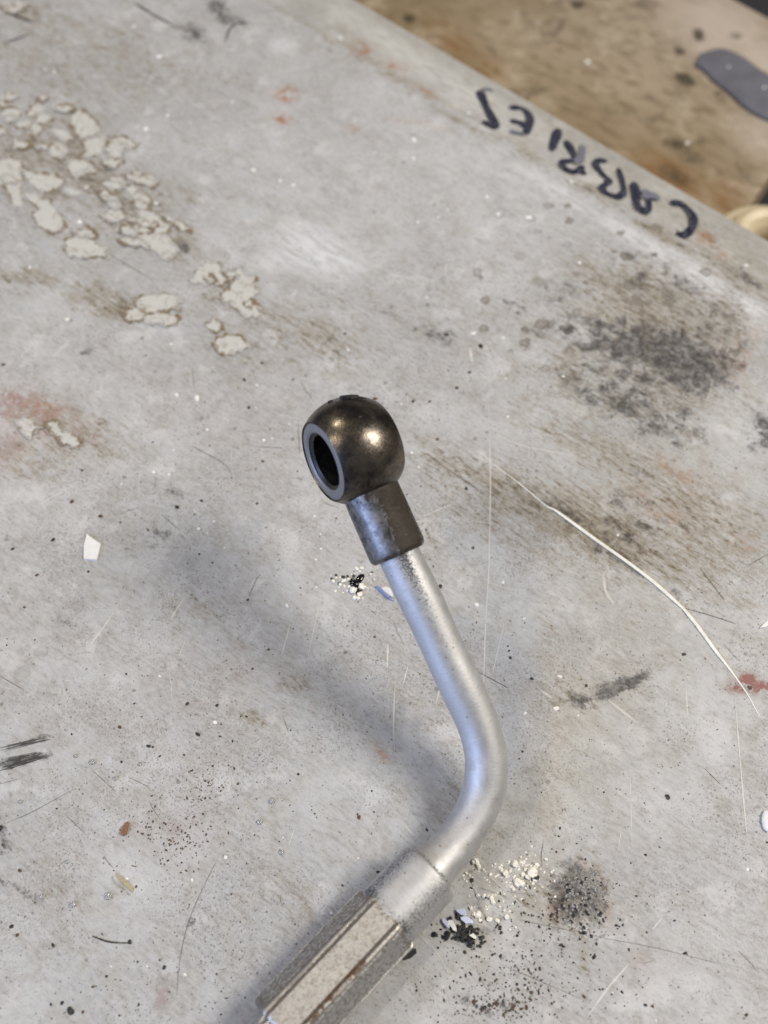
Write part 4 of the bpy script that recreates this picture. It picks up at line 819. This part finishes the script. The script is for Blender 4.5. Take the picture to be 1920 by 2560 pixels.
for x, y, s_ in FLK:
    drop('flake', random.choice(flakeM), x, y, s_*0.78, 'tiny white flake, some painted as glints, on the table '+where(x, y), 'flake', 'white flakes '+where(x, y), sx=random.uniform(0.8, 1.4), tilt=random.uniform(-0.15, 0.25))
for x, y, s_ in [(960+880/1.728, 268/1.728, 15), (960+1310/1.728, 618/1.728, 13), (1600+640/2.909, 488/2.909, 9), (1600+905/2.909, 640/2.909, 10)]:  # last two are highlights on the pad, laid as pale flecks
    zz = ZB+0.0017 if x > 1780 else ZB
    drop('flake', random.choice(flakeM), x, y, s_*0.7, 'white flake lying on the brown board' if zz == ZB else 'pale fleck painting a highlight on the dark grey pad', 'flake', 'flakes beyond the table' if zz == ZB else 'highlight flecks on the grey pad', z=zz)

# one-off bits
def poly_chip(name, pts, th, mat, label, cat, z=0.0, lift=0.0):
    P = np.array([at(x, y, z) for x, y in pts]); c_ = P.mean(axis=0); k = len(P)
    V = [(p[0], p[1], z+0.00001+lift*(i % 3 == 0)) for i, p in enumerate(P)]+[(c_[0]+(p[0]-c_[0])*0.95, c_[1]+(p[1]-c_[1])*0.95, z+th+lift*(i % 3 == 0)) for i, p in enumerate(P)]
    Fc = [tuple(range(k)), tuple(k+i for i in range(k))]+[(i, (i+1) % k, k+(i+1) % k, k+i) for i in range(k)]
    o = mesh_obj(name, V, Fc, mat, loc=(c_[0], c_[1], z), smooth=False); fixn(o); return tag(o, label, cat)
poly_chip('paint_chip', [(x/1.728, 1280+y/1.728) for x, y in ((375, 95), (405, 118), (438, 140), (430, 175), (420, 212), (362, 208), (362, 150))], 0.0005, M_WHITE, 'largest white chip, five-sided, alone at the left of the table', 'chip')
poly_chip('plastic_sliver', [(960+x/1.728, 1280+y/1.728) for x, y in ((1620, 505), (1640, 483), (1659, 470), (1675, 480), (1650, 500))], 0.0005, M_WHITE, 'white sliver at the right edge near the end of the curved strand', 'sliver')
poly_chip('rust_chip', [(x/1.728, 1920+y/1.728) for x, y in ((525, 285), (535, 250), (552, 232), (560, 245), (548, 285), (535, 295))], 0.0006, simple('rust brown chip', (0.22, 0.10, 0.045), 0.6, var=0.5, scale=1500), 'rust-brown chip lying alone on the lower left of the table', 'chip', lift=0.0004)
poly_chip('yellow_sliver', [(960+x/1.728-960, 1920+y/1.728) for x, y in ((500, 450), (540, 480), (580, 520), (575, 540), (540, 510), (505, 470))], 0.00015, simple('dried yellow glue', (0.36, 0.31, 0.20), 0.4, var=0.4, scale=2000), 'dried yellowish smear on the lower left of the table', 'smear')
poly_chip('ink_smudge', [(960+x/1.728, 1920+y/1.728) for x, y in ((85, 800), (110, 778), (138, 780), (142, 800), (115, 822), (85, 832), (72, 820))], 0.0003, M_BLACK, 'flat dark grey lump touching the hex sleeve on its right side', 'lump')
poly_chip('blue_shred', [(800+x/7.54, 1380+y/7.54) for x, y in ((1040, 655), (1100, 645), (1160, 690), (1260, 800), (1395, 915), (1380, 935), (1290, 890), (1160, 780), (1060, 690))], 0.0003, simple('blue plastic film', (0.16, 0.22, 0.42), 0.35, var=0.4, scale=1800), 'thin blue plastic shred lying just left of the tube below the collar', 'shred', lift=0.0004)
poly_chip('film_scrap', [(800+x/7.54, 1380+y/7.54) for x, y in ((1150, 690), (1250, 650), (1330, 690), (1390, 790), (1380, 860), (1290, 830), (1210, 760))], 0.0002, simple('pale film', (0.66, 0.66, 0.66), 0.3, var=0.1, scale=1500), 'pale film scrap between the blue shred and the tube', 'scrap', lift=0.0003)
o = drop('white_pellet', lump_mesh('white_pellet', M_WHITE, 5, 0.6, 3, 0.02), 960+1652/1.728, 1920+230/1.728, 13, 'smooth white oval pellet at the right edge of the table', 'pellet', sx=2.1, rot=1.45)
# shiny oil blob with pale bits stuck to it
M_OIL = simple('wet black oil', (0.006, 0.006, 0.007), 0.08, var=0.2, scale=800)
def blob(px, py, rx, ry, rot, seed):
    me = lump_mesh('oil_blob', M_OIL, seed, 0.5, 3, 0.05)
    return me
vv = []; bm = bmesh.new()
for x, y, rx, ry, rot in ((900, 1446, 9, 15, -0.6), (886, 1459, 12, 11, 0), (894, 1458, 9, 10, 0), (893, 1473, 5, 17, 0), (878, 1450, 9, 4, 0.5)):
    p = at(x, y); k = mmpx(x, y)
    mtx = Matrix.Translation((p[0], p[1], 0.0)) @ Matrix.Rotation(rot, 4, 'Z') @ Matrix.Diagonal((rx*k, ry*k, 0.6*min(rx, ry)*k, 1))
    bmesh.ops.create_icosphere(bm, subdivisions=3, radius=1.0, matrix=mtx)
p = at(890, 1458); me = bpy.data.meshes.new('oil_blob'); bmesh.ops.translate(bm, verts=bm.verts, vec=(-p[0], -p[1], 0)); bm.to_mesh(me); bm.free(); me.materials.append(M_OIL)
me.polygons.foreach_set('use_smooth', [True]*len(me.polygons))
ob = bpy.data.objects.new('oil_blob', me); COL.objects.link(ob); ob.location = p; tag(ob, 'shiny black oil blob with pale bits around it, left of the tube', 'blob')
for i, (x, y, s_) in enumerate([(884, 1477, 8), (903, 1466, 6), (907, 1470, 5), (900, 1487, 6), (886, 1495, 5), (896, 1496, 4), (893, 1423, 4), (904, 1421, 4), (857, 1454, 4), (862, 1452, 4), (871, 1449, 4), (833, 1454, 4), (851, 1462, 4), (840, 1445, 3), (890, 1420, 3)]):
    drop('crumb', random.choice(crumbM), x, y, s_, 'pale crumb stuck round the black oil blob', 'crumb', 'pale crumbs round the oil blob', sx=1.2)
for x, y, s_ in ((901, 1479, 4), (847, 1459, 3.5), (829, 1447, 3), (840, 1438, 3), (930, 1431, 3), (858, 1443, 5), (870, 1442, 4), (884, 1440, 4)):
    drop('grit', random.choice(gritM), x, y, s_, 'black fleck beside the oil blob', 'grit', 'black flecks beside the oil blob', sx=1.3)
# two black crumbs clinging to the eye's outline
for dx, dy, dz, k in ((-0.40, 0.86, 0.30, 0.00060), (-0.05, 0.93, 0.36, 0.0009), (0.10, 0.92, 0.38, 0.0007), (0.16, 0.55, 0.82, 0.00035)):
    d_ = dx*cr+dy*cu-dz*cf; d_ /= np.linalg.norm(d_)
    lm = lump_mesh('dirt_lump', M_BLACK, int(k*1e5), 0.5, 2, 0.3); lo = bpy.data.objects.new('dirt_lump', lm); COL.objects.link(lo); lo.parent = eye
    lo.location = Vector(eye_c+d_*(RB-0.0001))-Vector(hose.location); lo.rotation_euler = Vector(d_).to_track_quat('Z', 'Y').to_euler(); lo.scale = (k*(2.2 if k > 0.0006 else 1), k, k*0.8)
# clear droplets
t = NT('clear droplet'); t.out((0.72, 0.72, 0.70), 0.06); t.b.inputs['Transmission Weight'].default_value = 0.7; t.b.inputs['IOR'].default_value = 1.33; M_DROP = t.m
dm = lump_mesh('droplet', M_DROP, 3, 0.55, 3, 0.0); dm.polygons.foreach_set('use_smooth', [True]*len(dm.polygons))
for x, y, s_ in z7([(90, 145, 12), (500, 45, 12), (1175, 143, 17), (1120, 235, 15), (1217, 365, 14), (290, 405, 11), (470, 552, 21), (315, 590, 17), (185, 555, 14)])+z5([(400, 1080, 17), (328, 1055, 11), (603, 1090, 11), (715, 940, 9)]):
    drop('droplet', dm, x, y, s_*0.8, 'clear round droplet on the left of the grey table', 'droplet', 'clear droplets on the table')
# curved strand across the table
sp = [(1195, 1125), (1240, 1165), (1300, 1210), (1362, 1262), (1390, 1278), (1445, 1318), (1500, 1358), (1560, 1400), (1620, 1445), (1668, 1486), (1702, 1517), (1712, 1527), (1745, 1568), (1790, 1630), (1820, 1668), (1838, 1692), (1868, 1735), (1890, 1775), (1902, 1795)]
wd = [0.8, 1.6, 2.4, 3, 7, 9, 9, 9, 10, 10, 7, 8, 10, 9, 6, 4.5, 3.5, 2.5, 1.5]
P3 = [at(x, y, 0.0) for x, y in sp]; P = catmull(P3, 10); wr = np.interp(np.linspace(0, len(wd)-1, len(P)), range(len(wd)), wd)
mp = np.array([mmpx(*proj(p)) for p in P]); rads = wr*mp*0.5; P[:, 2] = rads*0.45
V, Fc, S, A = sweep(P, rads, 12, rfun=lambda a, s_: 1.0)
V[:, 2] = P.repeat(12, axis=0)[:, 2]+(V[:, 2]-P.repeat(12, axis=0)[:, 2])*0.45
c_ = P[len(P)//2]
sd = mesh_obj('strand', V, Fc, simple('pale straw strand', (0.78, 0.77, 0.70), 0.35, var=0.28, scale=420), loc=(c_[0], c_[1], 0)); fixn(sd)
tag(sd, 'long pale curved strand lying across the right side of the table', 'strand')
